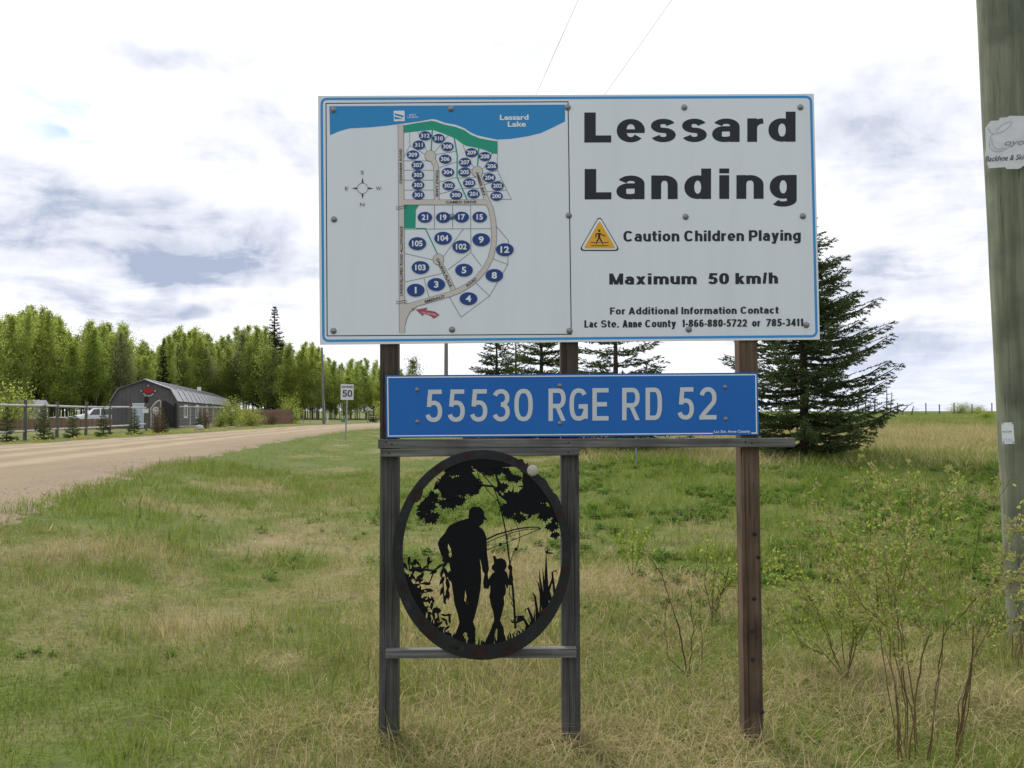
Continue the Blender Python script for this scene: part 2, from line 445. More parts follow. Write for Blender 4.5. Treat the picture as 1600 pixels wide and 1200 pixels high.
def groundmat():
    m = bpy.data.materials.new('meadow_ground'); m.use_nodes = True; nt = m.node_tree; b = nt.nodes['Principled BSDF']
    b.inputs['Roughness'].default_value = .95; b.inputs['Specular IOR Level'].default_value = .1
    a = nt.nodes.new('ShaderNodeAttribute'); a.attribute_name = 'dry'
    g = nt.nodes.new('ShaderNodeNewGeometry')
    n = nt.nodes.new('ShaderNodeTexNoise'); n.inputs['Scale'].default_value = 9; n.inputs['Detail'].default_value = 8; n.inputs['Roughness'].default_value = .7
    nt.links.new(g.outputs['Position'], n.inputs['Vector'])
    ad = nt.nodes.new('ShaderNodeMath'); ad.operation = 'MULTIPLY_ADD'; ad.inputs[1].default_value = 1.6; nt.links.new(n.outputs[0], ad.inputs[0])
    s = nt.nodes.new('ShaderNodeMath'); s.operation = 'SUBTRACT'; nt.links.new(a.outputs['Fac'], s.inputs[0]); s.inputs[1].default_value = .8
    nt.links.new(s.outputs[0], ad.inputs[2]); ad.use_clamp = True
    x = nt.nodes.new('ShaderNodeMix'); x.data_type = 'RGBA'; x.inputs[6].default_value = (.095, .13, .028, 1); x.inputs[7].default_value = (.25, .205, .11, 1)
    nt.links.new(ad.outputs[0], x.inputs[0])
    # bare soil flecks
    n3 = nt.nodes.new('ShaderNodeTexNoise'); n3.inputs['Scale'].default_value = 3.3; n3.inputs['Detail'].default_value = 6
    nt.links.new(g.outputs['Position'], n3.inputs['Vector'])
    r3 = nt.nodes.new('ShaderNodeMapRange'); r3.inputs[1].default_value = .56; r3.inputs[2].default_value = .7; r3.inputs[4].default_value = .45
    nt.links.new(n3.outputs[0], r3.inputs[0])
    x3 = nt.nodes.new('ShaderNodeMix'); x3.data_type = 'RGBA'; x3.inputs[7].default_value = (.06, .048, .03, 1)
    nt.links.new(x.outputs[2], x3.inputs[6]); nt.links.new(r3.outputs[0], x3.inputs[0])
    nt.links.new(x3.outputs[2], b.inputs['Base Color'])
    bp = nt.nodes.new('ShaderNodeBump'); bp.inputs['Strength'].default_value = .7; bp.inputs['Distance'].default_value = .05
    n2 = nt.nodes.new('ShaderNodeTexNoise'); n2.inputs['Scale'].default_value = 22; n2.inputs['Detail'].default_value = 5
    nt.links.new(g.outputs['Position'], n2.inputs['Vector']); nt.links.new(n2.outputs[0], bp.inputs['Height']); nt.links.new(bp.outputs[0], b.inputs['Normal'])
    return m
ys = np.concatenate([np.linspace(-40, 1, 24), np.geomspace(1.5, 160, 300), np.geomspace(175, 4500, 22)])
us = np.linspace(-1, 1, 281)
W = np.maximum(14, 1.0*ys) + 12
XX = us[None, :]*W[:, None]; YY = np.repeat(ys[:, None], len(us), 1)
ZZ = HT(XX, YY)
V = np.stack([XX, YY, ZZ], -1).reshape(-1, 3)
nx = len(us); ii = np.arange(len(ys)-1)[:, None]*nx + np.arange(nx-1)[None, :]
Q = np.stack([ii, ii+1, ii+nx+1, ii+nx], -1).reshape(-1, 4)
gm = fast('ground', V, Q, groundmat(), True)
at_ = gm.attributes.new('dry', 'FLOAT', 'POINT'); at_.data.foreach_set('value', DRY(XX, YY).astype(np.float32).ravel())
obj('ground', gm, kind='structure')

def roadmat():
    m = bpy.data.materials.new('gravel_road'); m.use_nodes = True; nt = m.node_tree; b = nt.nodes['Principled BSDF']
    b.inputs['Roughness'].default_value = .93; b.inputs['Specular IOR Level'].default_value = .15
    g = nt.nodes.new('ShaderNodeNewGeometry'); a = nt.nodes.new('ShaderNodeAttribute'); a.attribute_name = 'track'
    def nz(sc, det, st=(1, 1, 1)):
        mp = nt.nodes.new('ShaderNodeMapping'); mp.inputs['Scale'].default_value = st
        nt.links.new(g.outputs['Position'], mp.inputs[0])
        n = nt.nodes.new('ShaderNodeTexNoise'); n.inputs['Scale'].default_value = sc; n.inputs['Detail'].default_value = det; n.inputs['Roughness'].default_value = .7
        nt.links.new(mp.outputs[0], n.inputs['Vector']); return n.outputs[0]
    def mx(f, c, prev, lo=.4, hi=.6, k=1.0):
        r = nt.nodes.new('ShaderNodeMapRange'); r.inputs[1].default_value = lo; r.inputs[2].default_value = hi; r.inputs[4].default_value = k
        nt.links.new(f, r.inputs[0]); x = nt.nodes.new('ShaderNodeMix'); x.data_type = 'RGBA'; x.inputs[7].default_value = (*c, 1)
        if isinstance(prev, tuple): x.inputs[6].default_value = (*prev, 1)
        else: nt.links.new(prev, x.inputs[6])
        nt.links.new(r.outputs[0], x.inputs[0]); return x.outputs[2]
    c = mx(nz(.5, 6, (1.5, .25, 1)), (.275, .215, .14), (.22, .172, .112), .35, .65)
    c = mx(nz(14, 7), (.20, .15, .105), c, .52, .72, .8)
    c = mx(nz(40, 3), (.40, .35, .28), c, .60, .70, .8)
    c = mx(a.outputs['Fac'], (.34, .27, .18), c, .2, .9, .95)
    nt.links.new(c, b.inputs['Base Color'])
    bp = nt.nodes.new('ShaderNodeBump'); bp.inputs['Strength'].default_value = .8; bp.inputs['Distance'].default_value = .02
    nt.links.new(nz(30, 6), bp.inputs['Height']); nt.links.new(bp.outputs[0], b.inputs['Normal'])
    return m
ry = np.concatenate([np.linspace(-40, 3, 40), np.geomspace(3.1, 106, 420)])
tt = np.linspace(0, 1, 41)
xn = road_n(ry) + .25 + (fbm(ry*1.3, ry*0+3, 31)-.5)*.7 + (fbm(ry*5, ry*0+3, 33)-.5)*.3; xf = road_f(ry) + (fbm(ry*.8, ry*0+9, 37)-.5)*.8
xf = np.minimum(xf, xn-.5)
RX = xn[:, None]*(1-tt) + xf[:, None]*tt; RY = np.repeat(ry[:, None], len(tt), 1)
e = np.minimum(tt, 1-tt)
RZ = .405 + .09*sst(e*2.2)[None, :] + (fbm(RX*.8, RY*.8, 41)-.5)*.025 - .09*(1-sst(e/.04))[None, :]
RZ = np.maximum(RZ, np.where(e[None, :] < .02, -9, HT(RX, RY)+.006))
nx = len(tt); ii = np.arange(len(ry)-1)[:, None]*nx + np.arange(nx-1)[None, :]
rm = fast('gravel_road', np.stack([RX, RY, RZ], -1).reshape(-1, 3), np.stack([ii, ii+nx, ii+nx+1, ii+1], -1).reshape(-1, 4), roadmat(), True)
trk = np.exp(-((tt-.3)/.04)**2) + np.exp(-((tt-.45)/.04)**2) + np.exp(-((tt-.62)/.04)**2) + np.exp(-((tt-.78)/.04)**2)
at_ = rm.attributes.new('track', 'FLOAT', 'POINT'); at_.data.foreach_set('value', np.repeat(trk[None, :], len(ry), 0).astype(np.float32).ravel())
obj('gravel_road', rm, kind='structure')
def gz(x, y): return float(HT(np.array([x]), np.array([y]))[0])
def onground(px, Y):
    x = (px-800)/F*Y*(1/CP) ; return Vector((x, Y, gz(x, Y)))

# ------------------------------------------------------------------ sign plane, prints, lettering
YAW = R(1.0); Y0 = 4.06
PN = Vector((math.sin(YAW), -math.cos(YAW), 0))       # faces the viewer
def onplane(px, py, back=0.0):
    """point on the sign plane (pushed back metres away from the viewer) seen at a photo pixel"""
    d = ray(px, py); p0 = Vector((0, Y0, 0)) - PN*back; o = Vector((0, 0, EYE))
    return o + d*((p0-o).dot(PN)/d.dot(PN))
class Print:
    """thin printed sheets on the sign plane; every sheet a hair above the one before"""
    def __init__(s, base): s.b = base; s.k = 0; s.v = []; s.f = []
    def z(s): s.k += 1; return s.b + s.k*2.5e-5
    def poly(s, pts, fn=None):
        z = s.z(); b = len(s.v)
        P = [fn(*p) if fn else p for p in pts]
        s.v += [onplane(x, y) + PN*z for x, y in P]; s.f.append(tuple(range(b, b+len(P)))); return s
    def band(s, pts, w, closed=False, fn=None):
        z = s.z(); P = [Vector(fn(*p) if fn else p) for p in pts]; n = len(P); b = len(s.v)
        for i in range(n):
            a = P[(i-1) % n] if closed or i else P[0]; c = P[(i+1) % n] if closed or i < n-1 else P[-1]
            d1 = (P[i]-a); d2 = (c-P[i])
            if d1.length < 1e-9: d1 = d2
            if d2.length < 1e-9: d2 = d1
            d1.normalize(); d2.normalize(); d = (d1+d2)
            if d.length < 1e-6: d = d1
            d.normalize(); q = Vector((-d.y, d.x)); k = 1/max(.5, abs(q.dot(Vector((-d1.y, d1.x)))))
            ww = w[i] if isinstance(w, (list, tuple)) else w
            for sg in (1, -1):
                p = P[i] + q*(sg*ww/2*k); s.v.append(onplane(p.x, p.y) + PN*z)
        for i in range(n if closed else n-1):
            j = (i+1) % n; s.f.append((b+2*i, b+2*j, b+2*j+1, b+2*i+1))
        return s
    def oval(s, c, rx, ry, n=28, fn=None):
        x, y = fn(*c) if fn else c
        return s.poly([(x+rx*math.cos(2*math.pi*i/n), y+ry*math.sin(2*math.pi*i/n)) for i in range(n)])
    def build(s, name, m, parent, **k):
        me = bpy.data.meshes.new(name); o = parent.matrix_world.translation if False else Vector(parent.location)
        me.from_pydata([tuple(v-o) for v in s.v], [], s.f); me.materials.append(m); me.update()
        return obj(name, me, parent, **k)

# a small block font drawn from strokes with an elliptical pen
def sarc(cx, cy, rx, ry, a0, a1, n=14, e=2.12):
    out = []
    for i in range(n+1):
        a = R(a0+(a1-a0)*i/n); c, s_ = math.cos(a), math.sin(a)
        out.append((cx+rx*math.copysign(abs(c)**(2/e), c), cy+ry*math.copysign(abs(s_)**(2/e), s_)))
    return out
def glyph(ch, w, wx, wy, xh=.74):
    l, r = wx/2, w-wx/2; b, t = wy/2, 1-wy/2; X = xh-wy/2; c = w/2; rx = (w-wx)/2; m = .5
    ry = (xh-wy)/2; cy = xh/2; st = []; dg = []
    def vs(x, y0, y1): st.append([(x, y0), (x, y1)])
    def hs(y, x0, x1): st.append([(x0, y), (x1, y)])
    def dd(x0, y0, x1, y1, k=1.0): dg.append((x0, y0, x1, y1, wx*k))
    if ch == 'L': vs(l, 0, 1); hs(b, 0, w)
    elif ch == 'E': vs(l, 0, 1); hs(b, 0, w); hs(t, 0, w); hs(m, 0, w*.9)
    elif ch == 'F': vs(l, 0, 1); hs(t, 0, w); hs(m, 0, w*.9)
    elif ch == 'I': vs(c, 0, 1)
    elif ch == 'A':
        dd(wx*.55, 0, c, 1, 1.05); dd(w-wx*.55, 0, c, 1, 1.05); hs(.28, w*.2, w*.8)
    elif ch == 'M': vs(l, 0, 1); vs(r, 0, 1); dd(l, 1, c, 0, .95); dd(r, 1, c, 0, .95)
    elif ch == 'N': vs(l, 0, 1); vs(r, 0, 1); dd(l, 1, r, 0, .95)
    elif ch == 'P': vs(l, 0, 1); st.append([(l, t)] + [(w-rx*1.05, t)] + sarc(w-rx*1.05, (t+.42)/2, rx*1.05-wx/2, (t-.42)/2, 90, -90) + [(l, .42)])
    elif ch == 'R':
        vs(l, 0, 1); st.append([(l, t)] + sarc(w-rx*1.05, (t+.46)/2, rx*1.05-wx/2, (t-.46)/2, 90, -90) + [(l, .46)]); dd(w*.5, .46, w-wx*.5, 0, 1.0)
    elif ch == 'D': vs(l, 0, 1); st.append([(l, t)] + sarc(c, .5, r-c, t-.5, 90, -90, 20, 2.8) + [(l, b)])
    elif ch == 'C': st.append(sarc(c, .5, rx, .5-b, 38, 322, 24, 2.5))
    elif ch == 'G': st.append(sarc(c, .5, rx, .5-b, 38, 335, 24, 2.6)); hs(.44, c, w); vs(r, .06, .44)
    elif ch == 'U': st.append([(l, 1)] + sarc(c, .32, rx, .32-b, 180, 360) + [(r, 1)])
    elif ch == 'X': dd(wx*.55, 0, w-wx*.55, 1, 1.05); dd(wx*.55, 1, w-wx*.55, 0, 1.05)
    elif ch in 'Ss':
        T = t if ch == 'S' else X; H = 1 if ch == 'S' else xh; mm = H*.505
        st.append(sarc(c, (T+mm)/2, rx*.97, (T-mm)/2, 16, 270, 16, 2.1) + sarc(c, (mm+b)/2, rx, (mm-b)/2, 90, -164, 16, 2.1)[1:])
    elif ch == 'e': st.append(sarc(c, cy, rx, ry, -4, 322, 24)); st.append(('h', [(wx*.4, cy-wy*.1), (w-wx*.02, cy-wy*.1)], .72))
    elif ch == 'o': st.append(('c', sarc(c, cy, rx, ry, 0, 360, 28)[:-1]))
    elif ch == 'c': st.append(sarc(c, cy, rx, ry, 40, 320, 22))
    elif ch == 'a':
        st.append(sarc(c, X-ry*.62, rx*.92, ry*.62, 158, 0, 14) + [(r-rx*.08, 0)])
        mm = xh*.56; st.append([(r-rx*.1, mm), (c+rx*.2, mm)] + sarc(l+rx*.7, (mm+b)/2, rx*.7, (mm-b)/2, 90, 270, 12) + [(c, b)] + sarc(c, b+ry*.5, rx*.9, ry*.5, 270, 350, 6)[1:])
    elif ch == 'd': st.append(('c', sarc(c, cy, rx, ry, 0, 360, 28)[:-1])); vs(r, 0, 1)
    elif ch == 'q': st.append(('c', sarc(c, cy, rx, ry, 0, 360, 28)[:-1])); vs(r, -.26, xh)
    elif ch == 'b': st.append(('c', sarc(c, cy, rx, ry, 0, 360, 28)[:-1])); vs(l, 0, 1)
    elif ch == 'p': st.append(('c', sarc(c, cy, rx, ry, 0, 360, 28)[:-1])); vs(l, -.26, xh)
    elif ch == 'g':
        st.append(('c', sarc(c, cy, rx, ry, 0, 360, 28)[:-1])); st.append([(r, xh), (r, -.04)] + sarc(c, -.04, rx, .22-wy/2, 0, -150, 12)[1:])
    elif ch == 'n': vs(l, 0, xh); st.append(sarc(c, X-ry*.8, rx, ry*.8, 165, 0, 14) + [(r, 0)])
    elif ch == 'h': vs(l, 0, 1); st.append(sarc(c, X-ry*.8, rx, ry*.8, 165, 0, 14) + [(r, 0)])
    elif ch == 'm':
        vs(l, 0, xh); q = (r-l)/4
        st.append(sarc(l+q, X-ry*.7, q, ry*.7, 165, 0, 12) + [(l+2*q, 0)]); st.append(sarc(l+3*q, X-ry*.7, q, ry*.7, 165, 0, 12) + [(r, 0)])
    elif ch == 'u': vs(r, 0, xh); st.append([(l, xh)] + sarc(c, b+ry*.8, rx, ry*.8, 180, 345, 14))
    elif ch == 'r': vs(l, 0, xh); st.append(sarc(w*.95, X-ry*.9, w*.95-l, ry*.9, 180, 92, 10))
    elif ch == 'i': vs(c, 0, xh); vs(c, .84, 1)
    elif ch == 'l': vs(c, 0, 1)
    elif ch == 't': st.append([(w*.45, .95), (w*.45, b+ry*.4)] + sarc(w, b+ry*.4, w*.55, ry*.4, 180, 268, 8)); hs(xh-wy*.45, 0, w)
    elif ch == 'f': st.append([(w*.42, 0), (w*.42, .75)] + sarc(w*1.02, .75, w*.6, t-.75, 180, 95, 8)); hs(xh-wy*.45, 0, w*.95)
    elif ch == 'y': dd(wx*.55, xh, c, 0, 1.02); dd(w-wx*.55, xh, c-w*.14, -.26, 1.02); hs(-.26+wy/2, w*.08, w*.38)
    elif ch == 'k': vs(l, 0, 1); dd(w*.28, .32, w-wx*.6, xh, 1.05); dd(w*.42, .44, w-wx*.55, 0, 1.1)
    elif ch == 'x': dd(wx*.55, 0, w-wx*.55, xh, 1.05); dd(wx*.55, xh, w-wx*.55, 0, 1.05)
    elif ch == '0': st.append(('c', sarc(c, .5, rx, .5-b, 0, 360, 30, 2.5)[:-1]))
    elif ch == '1': vs(w*.62, 0, 1); dd(w*.15+wx*.3, .72, w*.62, .98, .9)
    elif ch == '2': st.append(sarc(c, t-.26, rx, .26, 165, -35, 14, 2.2) + [(l+wx*.15, wy*.9)]); hs(b, 0, w)
    elif ch == '3':
        st.append(sarc(c, (t+.52)/2, rx*.95, (t-.52)/2, 160, -90, 14) + []); st.append(sarc(c, (b+.52)/2, rx, (.52-b)/2, 90, -160, 16))
    elif ch == '4': vs(w*.7, 0, 1); hs(.28, 0, w); dd(w*.10+wx*.2, .28, w*.7, 1, .8)
    elif ch == '5':
        hs(t, w*.16, w*.95); st.append([(w*.17+wx*.4, 1-wy), (w*.11+wx*.4, .47)]); st.append(sarc(c-.01, .33, rx, .33-b, 138, -160, 20, 2.3))
    elif ch == '6': st.append(('c', sarc(c, .32, rx, .32-b, 0, 360, 26)[:-1])); st.append(sarc(c+.02*w, .5, rx, .5-b, 50, 200, 14, 2.4))
    elif ch == '7': hs(t, 0, w); dd(w*.3, 0, w-wx*.5, 1-wy, 1.0)
    elif ch == '8': st.append(('c', sarc(c, .28, rx, .28-b, 0, 360, 26)[:-1])); st.append(('c', sarc(c, .74, rx*.92, .26-b, 0, 360, 26)[:-1]))
    elif ch == '-': hs(.36, 0, w)
    elif ch == '.': vs(c, 0, wy*1.0)
    elif ch == '/': dd(wx*.5, 0, w-wx*.5, 1, .8)
    return st, dg
NW = dict(zip("LEFIAMNPRDCGUXSs", (.66,.70,.66,.0,.88,.95,.8,.78,.8,.82,.85,.88,.8,.85,.78,.66)))
NW.update(dict(zip("eocadqbpgnhmur", (.68,.70,.66,.66,.70,.70,.70,.70,.70,.66,.66,1.04,.66,.46))))
NW.update({'i': 0, 'l': 0, 't': .42, 'f': .42, 'y': .70, 'k': .68, 'x': .68, '-': .34, '.': 0, '/': .36, ' ': .30, '1': .44, 'I': 0})
def draw_glyph(P, ch, w, wx, wy, fn, xh=.74):
    st, dg = glyph(ch, w, wx, wy, xh)
    for s_ in st:
        closed = isinstance(s_, tuple) and s_[0] == 'c'; pts = s_[1] if isinstance(s_, tuple) else s_; wy0 = wy; wk = s_[2] if isinstance(s_, tuple) and s_[0] == 'h' else 1
        n = len(pts); z = P.z(); b = len(P.v)
        for i in range(n):
            a = pts[(i-1) % n] if closed or i else pts[0]; c = pts[(i+1) % n] if closed or i < n-1 else pts[-1]
            dx, dy = c[0]-a[0], c[1]-a[1]; L = math.hypot(dx, dy) or 1; nx_, ny_ = -dy/L, dx/L
            for sg in (1, -1):
                q = fn(pts[i][0]+sg*nx_*wx/2, pts[i][1]+sg*ny_*wy*wk/2); P.v.append(onplane(*q) + PN*z)
        for i in range(n if closed else n-1):
            j = (i+1) % n; P.f.append((b+2*i, b+2*j, b+2*j+1, b+2*i+1))
    for x0, y0, x1, y1, k in dg:
        P.poly([(x0-k/2, y0), (x0+k/2, y0), (x1+k/2, y1), (x1-k/2, y1)], fn)
def letters(P, spec, y0, y1, H, wx, wy, xh=.74, low=None):
    """spec: (char, px left, px right); the baseline runs y0..y1 over the line; H cap height px"""
    xa, xb = spec[0][1], spec[-1][2]
    for ch, a, b in spec:
        w = (b-a)/H
        fn = lambda x, y, a=a: (a+x*H, y0+(y1-y0)*(a+x*H-xa)/(xb-xa) - y*H)
        draw_glyph(P, ch, w, *(low if low and ch.islower() else (wx, wy)), fn, xh)
def line(P, text, xa, xb, y0, y1, H, wx, wy, gap=.10, xh=.74):
    ws = [max(NW.get(c, .68), wx) for c in text]; tot = sum(ws) + gap*(len(text)-1)
    k = (xb-xa)/tot/H; x = 0; out = []
    for c, w in zip(text, ws):
        if c != ' ': out.append((c, xa+x*k*H, xa+(x+w)*k*H))
        x += w+gap
    letters(P, out, y0, y1, H, wx, wy, xh)
def btext(P, text, p0, p1, H, bold=.02, mat_=None, shear=0.0, fit=True, anchor='L', wide=1.0):
    """Blender's built-in font laid from p0 to p1 (photo px, along the baseline), cap height H px"""
    cu = bpy.data.curves.new('t', 'FONT'); cu.body = text; cu.offset = bold; cu.shear = shear; cu.resolution_u = 3; cu.fill_mode = 'FRONT'
    ob = bpy.data.objects.new('t', cu); me = bpy.data.meshes.new_from_object(ob)
    vs = np.array([v.co[:2] for v in me.vertices])
    x0, x1 = vs[:, 0].min(), vs[:, 0].max(); cap = .68
    a = Vector(p0); b = Vector(p1); d = (b-a); L = d.length; d.normalize(); up = Vector((d.y, -d.x))
    sx = L/(x1-x0) if fit else H/cap*wide; sy = H/cap
    if anchor == 'C': a = a - d*((x1-x0)*sx/2)
    z = P.z(); base = len(P.v)
    for x, y in vs:
        q = a + d*((x-x0)*sx) + up*(y*sy); P.v.append(onplane(q.x, q.y) + PN*z)
    for p in me.polygons: P.f.append(tuple(base+i for i in p.vertices))
    bpy.data.objects.remove(ob); bpy.data.curves.remove(cu); bpy.data.meshes.remove(me)
Z1 = lambda u, v: (490+u/2.927, 130+v/2.927)
Z2 = lambda u, v: (600+u/7.059, 160+v/7.059)
Z3 = lambda u, v: (600+u/5.4545, 310+v/5.4545)
Z4 = lambda u, v: (880+u/2.893, 130+v/2.893)
Z5 = lambda u, v: (590+u/3.428, 690+v/3.428)

# ---- timber frame
def prism(mb, quad_front, depth, o):
    """box whose front face is four points on the sign plane; runs depth metres away from the viewer"""
    f = [v-o for v in quad_front]; k = [v - PN*depth for v in f]
    mb.add(f+k, ((0, 1, 2, 3), (7, 6, 5, 4), (0, 4, 5, 1), (1, 5, 6, 2), (2, 6, 7, 3), (3, 7, 4, 0)))
FR = onplane(892, 1150); FR.z = 0
frame = thing('timber_sign_frame', 'three weathered timber posts and grey rails carrying the map board and blue road sign', 'sign frame', FR)
BK = .012
def post(xl0, xr0, y0, xl1, xr1, y1, m, name='post', **k):
    """front-face edges at two heights; continued down into the ground"""
    f = (1290-y0)/(y1-y0)
    a = onplane(xl0, y0, BK); b = onplane(xr0, y0, BK); c = onplane(xl0+(xl1-xl0)*f, 1290, BK); d = onplane(xr0+(xr1-xr0)*f, 1290, BK)
    mb = MB(); prism(mb, [a, b, d, c], .089, FR)
    return mb.build(name, m, frame, bevel=.003, **k)
def seg(xl, xr, ya, yb, m, name, depth, back, xl2=None, xr2=None, **k):
    xl2 = xl if xl2 is None else xl2; xr2 = xr if xr2 is None else xr2
    mb = MB(); prism(mb, [onplane(xl, ya, back), onplane(xr, ya, back), onplane(xr2, yb, back), onplane(xl2, yb, back)], depth, FR)
    return mb.build(name, m, frame, bevel=.003, **k)
seg(593.5, 621.5, 500, 699, M['woodd'], 'post', .089, BK, 593.5, 621.8, label='dark brown upper part of the left post')
seg(594, 622, 699.6, 1290, M['woodg'], 'post', .089, BK, 591, 621, label='grey lower part of the left post')
seg(876, 903.5, 500, 699, M['woodd'], 'post', .089, BK, 877, 904, label='dark upper part of the middle post')
seg(877, 904.5, 699.6, 1290, M['woodg'], 'post', .089, BK, 879.5, 908.5, label='grey lower part of the middle post')
post(1155, 1183, 500, 1163, 1193, 1132, M['woodb'], label='brown right post with bolt heads')
for (a, b) in ((1174, 834), (1173, 935), (1170, 985), (1171, 1030), (1186, 1112), (1180, 870)):
    c = onplane(a+5, b, BK)-FR
    MB().lathe(c, ((.0105, .004), (.0105, -.004), (.006, -.008)), 10, 'Y').build('bolt', M['spot'], frame)
def rail(xl, xr, yl0, yl1, yr0, yr1, depth, back, m, name='rail', **k):
    mb = MB(); prism(mb, [onplane(xl, yl0, back), onplane(xr, yr0, back), onplane(xr, yr1, back), onplane(xl, yl1, back)], depth, FR)
    return mb.build(name, m, frame, bevel=.003, **k)
rail(590.5, 1243, 686.5, 701, 684.5, 698.5, .036, -.0265, M['woodh'], label='long grey rail under the blue sign')
rail(594.5, 906, 701.8, 714, 700, 711.5, .038, -.028, M['woodh'], label='short dark rail below the long one')
rail(602, 901, 1016, 1029, 1013, 1028, .045, -.035, M['woodh'], label='grey rail under the metal cut-out')
for (a, b) in ((603, 691), (608, 708), (612, 694), (888, 692), (888, 707), (1165, 690), (1175, 692), (610, 1022), (893, 1021)):
    c = onplane(a, b, -.028)-FR
    MB().lathe(c, ((.004, .002), (.004, -.0015)), 6, 'Y').build('nail', M['crack'], frame)
# checks and knots on the posts
def crackline(px0, py0, px1, py1, w, back, parent, o, name='crack'):
    mb = MB(); n = 9; pts = []
    for i in range(n):
        f = i/(n-1); pts.append((px0+(px1-px0)*f+random.uniform(-.5, .5), py0+(py1-py0)*f, w*math.sin(math.pi*(f*.9+.05))+.15))
    vs = []; 
    for x, y, ww in pts: vs += [onplane(x-ww/2, y, back)-o, onplane(x+ww/2, y, back)-o]
    mb.add(vs, [(2*i, 2*i+1, 2*i+3, 2*i+2) for i in range(n-1)]); return mb.build(name, M['crack'], parent)
for a in ((600, 560, 599, 680, 1.0), (612, 730, 611, 900, .7), (600, 800, 601, 1010, .9), (613, 905, 612, 1000, .6), (603, 1040, 602, 1180, 1.1), (886, 720, 887, 860, .8), (897, 790, 898, 990, .7),
          (889, 1040, 891, 1200, 1.0), (1163, 705, 1167, 900, .8), (1170, 720, 1172, 810, .5), (1168, 900, 1172, 1200, .8), (885, 545, 886, 580, .8)):
    crackline(*a, BK-.0012, frame, FR)

# ---- the big board
BO = onplane(890, 340)
board = thing('map_board', 'large white board with a lake subdivision map and Lessard Landing in heavy black letters', 'sign board', BO)
mb = MB(); prism(mb, [onplane(496.8, 149.8, -.0), onplane(1271.5, 146.5), onplane(1281, 530.5), onplane(499.8, 538.5)], .0115, BO)
mb.build('panel', M['white'], board)
P = Print(.0004); 
def rrect(c4, rad, n=6):
    """rounded quad through the four px corners (clockwise from top left)"""
    out = []
    for i in range(4):
        p = Vector(c4[i]); a = (Vector(c4[i-1])-p).normalized(); b = (Vector(c4[(i+1) % 4])-p).normalized()
        p0 = p+a*rad; p1 = p+b*rad
        for k in range(n+1):
            t = k/n; q = p0*(1-t)**2 + p*2*t*(1-t) + p1*t**2; out.append((q.x, q.y))
    return out
P.band(rrect([(502.6, 154.6), (1267, 151.3), (1276, 525.3), (505.4, 532.6)], 9), 3.9, True); P.build('blue_border', M['skyblue'], board)
P = Print(.0004); P.band([(509.4, 161.6), (887.6, 158.9), (892.6, 522.3), (511.2, 524.8)], 1.5, True); P.build('black_map_frame', M['black'], board)
P = Print(.0004)
P.poly([(72,105),(1150,98),(1150,175),(1100,200),(1040,228),(980,243),(900,255),(840,258),(800,250),(750,239),(720,226),(690,206),(650,190),(600,181),(560,166),(540,164),(500,172),(440,181),(390,187),(340,194),(260,202),(165,207),(120,219),(75,238)], Z1)
P.build('lake_print', M['lake'], board)
P = Print(.0007)
P.poly([(412,193),(470,182),(540,172),(560,176),(600,190),(650,200),(690,215),(720,236),(760,252),(800,260),(840,266),(840,320),(815,320),(790,308),(755,297),(700,287),(680,277),(650,254),(600,233),(545,213),(480,220),(412,227)], Z1)
P.build('green_belt_print', M['green'], board); P.v = []; P.f = []
P.poly([(415,558),(482,558),(468,580),(466,664),(415,664)], Z1); P.build('green_square_print', M['green'], board); P.v = []; P.f = []
for pts, w in (([(543,213),(538,308)], 2.0), ([(643,250),(657,330),(656,430),(702,532)], 2.0), ([(755,295),(750,380)], 2.0), ([(467,664.5),(511,664.5),(567,782)], 1.8)): P.band(pts, w, fn=Z1)
P.build('green_path_print', M['green'], board, kind='stuff')
roads = [([(399,189),(405,1140)], 24), ([(405,545),(790,545),(800,548)], 22), ([(546,350),(558,375),(562,400),(563,540)], 22), ([(757,425),(795,545)], 20), ([(580,825),(640,945)], 20),
         ([(400,1030),(500,1001),(620,966),(665,949),(705,926),(745,895),(785,848),(810,800),(823,745),(826,690),(822,630),(811,575),(795,540)], 22)]
P = Print(.0010)
for pts, w in roads: P.band(pts, (w+3.4)/2.927, fn=Z1)
for c in ((534, 333), (749, 405), (571, 806)): P.oval(c, 26/2.927, 26/2.927, fn=Z1)
P.poly([(396,1010),(470,1005),(470,1028),(445,1045),(428,1075),(418.5,1112),(418.5,1141),(396,1141)], Z1)
P.build('street_outline_print', M['thin'], board, kind='stuff')
P = Print(.0022)
for pts, w in roads:
    q = [Vector(p) for p in pts]; q[0] = q[0]-(q[1]-q[0]).normalized()*0; P.band([tuple(v) for v in q], w/2.927, fn=Z1)
for c in ((534, 333), (749, 405), (571, 806)): P.oval(c, 24/2.927, 24/2.927, fn=Z1)
P.poly([(397,1012),(470,1008),(468,1026),(443,1043),(426,1074),(416.5,1112),(416.5,1142),(397,1142)], Z1)
P.build('street_print', M['tan'], board, kind='stuff')
P = Print(.0009)
L2 = [[(285,332),(285,475),(222,600)],[(285,475),(455,575)],[(370,322),(475,540)],[(218,645),(480,645)],[(218,748),(548,748)],[(218,858),(548,858)],[(218,967),(548,967)],[(708,365),(560,548)],[(570,575),(790,540)],
      [(610,720),(805,655)],[(610,880),(800,825)],[(610,1010),(850,950)],[(870,465),(915,610),(995,720)],[(905,715),(970,745)],[(820,835),(1010,828)],[(870,948),(1050,950)],[(1190,565),(1150,650),(1120,700),(1085,735)],
      [(1250,425),(1250,750),(1405,1070),(1190,1070)],[(1185,562),(1250,562)],[(1090,785),(1250,752)],[(1110,905),(1290,860)],[(1130,985),(1350,968)]]
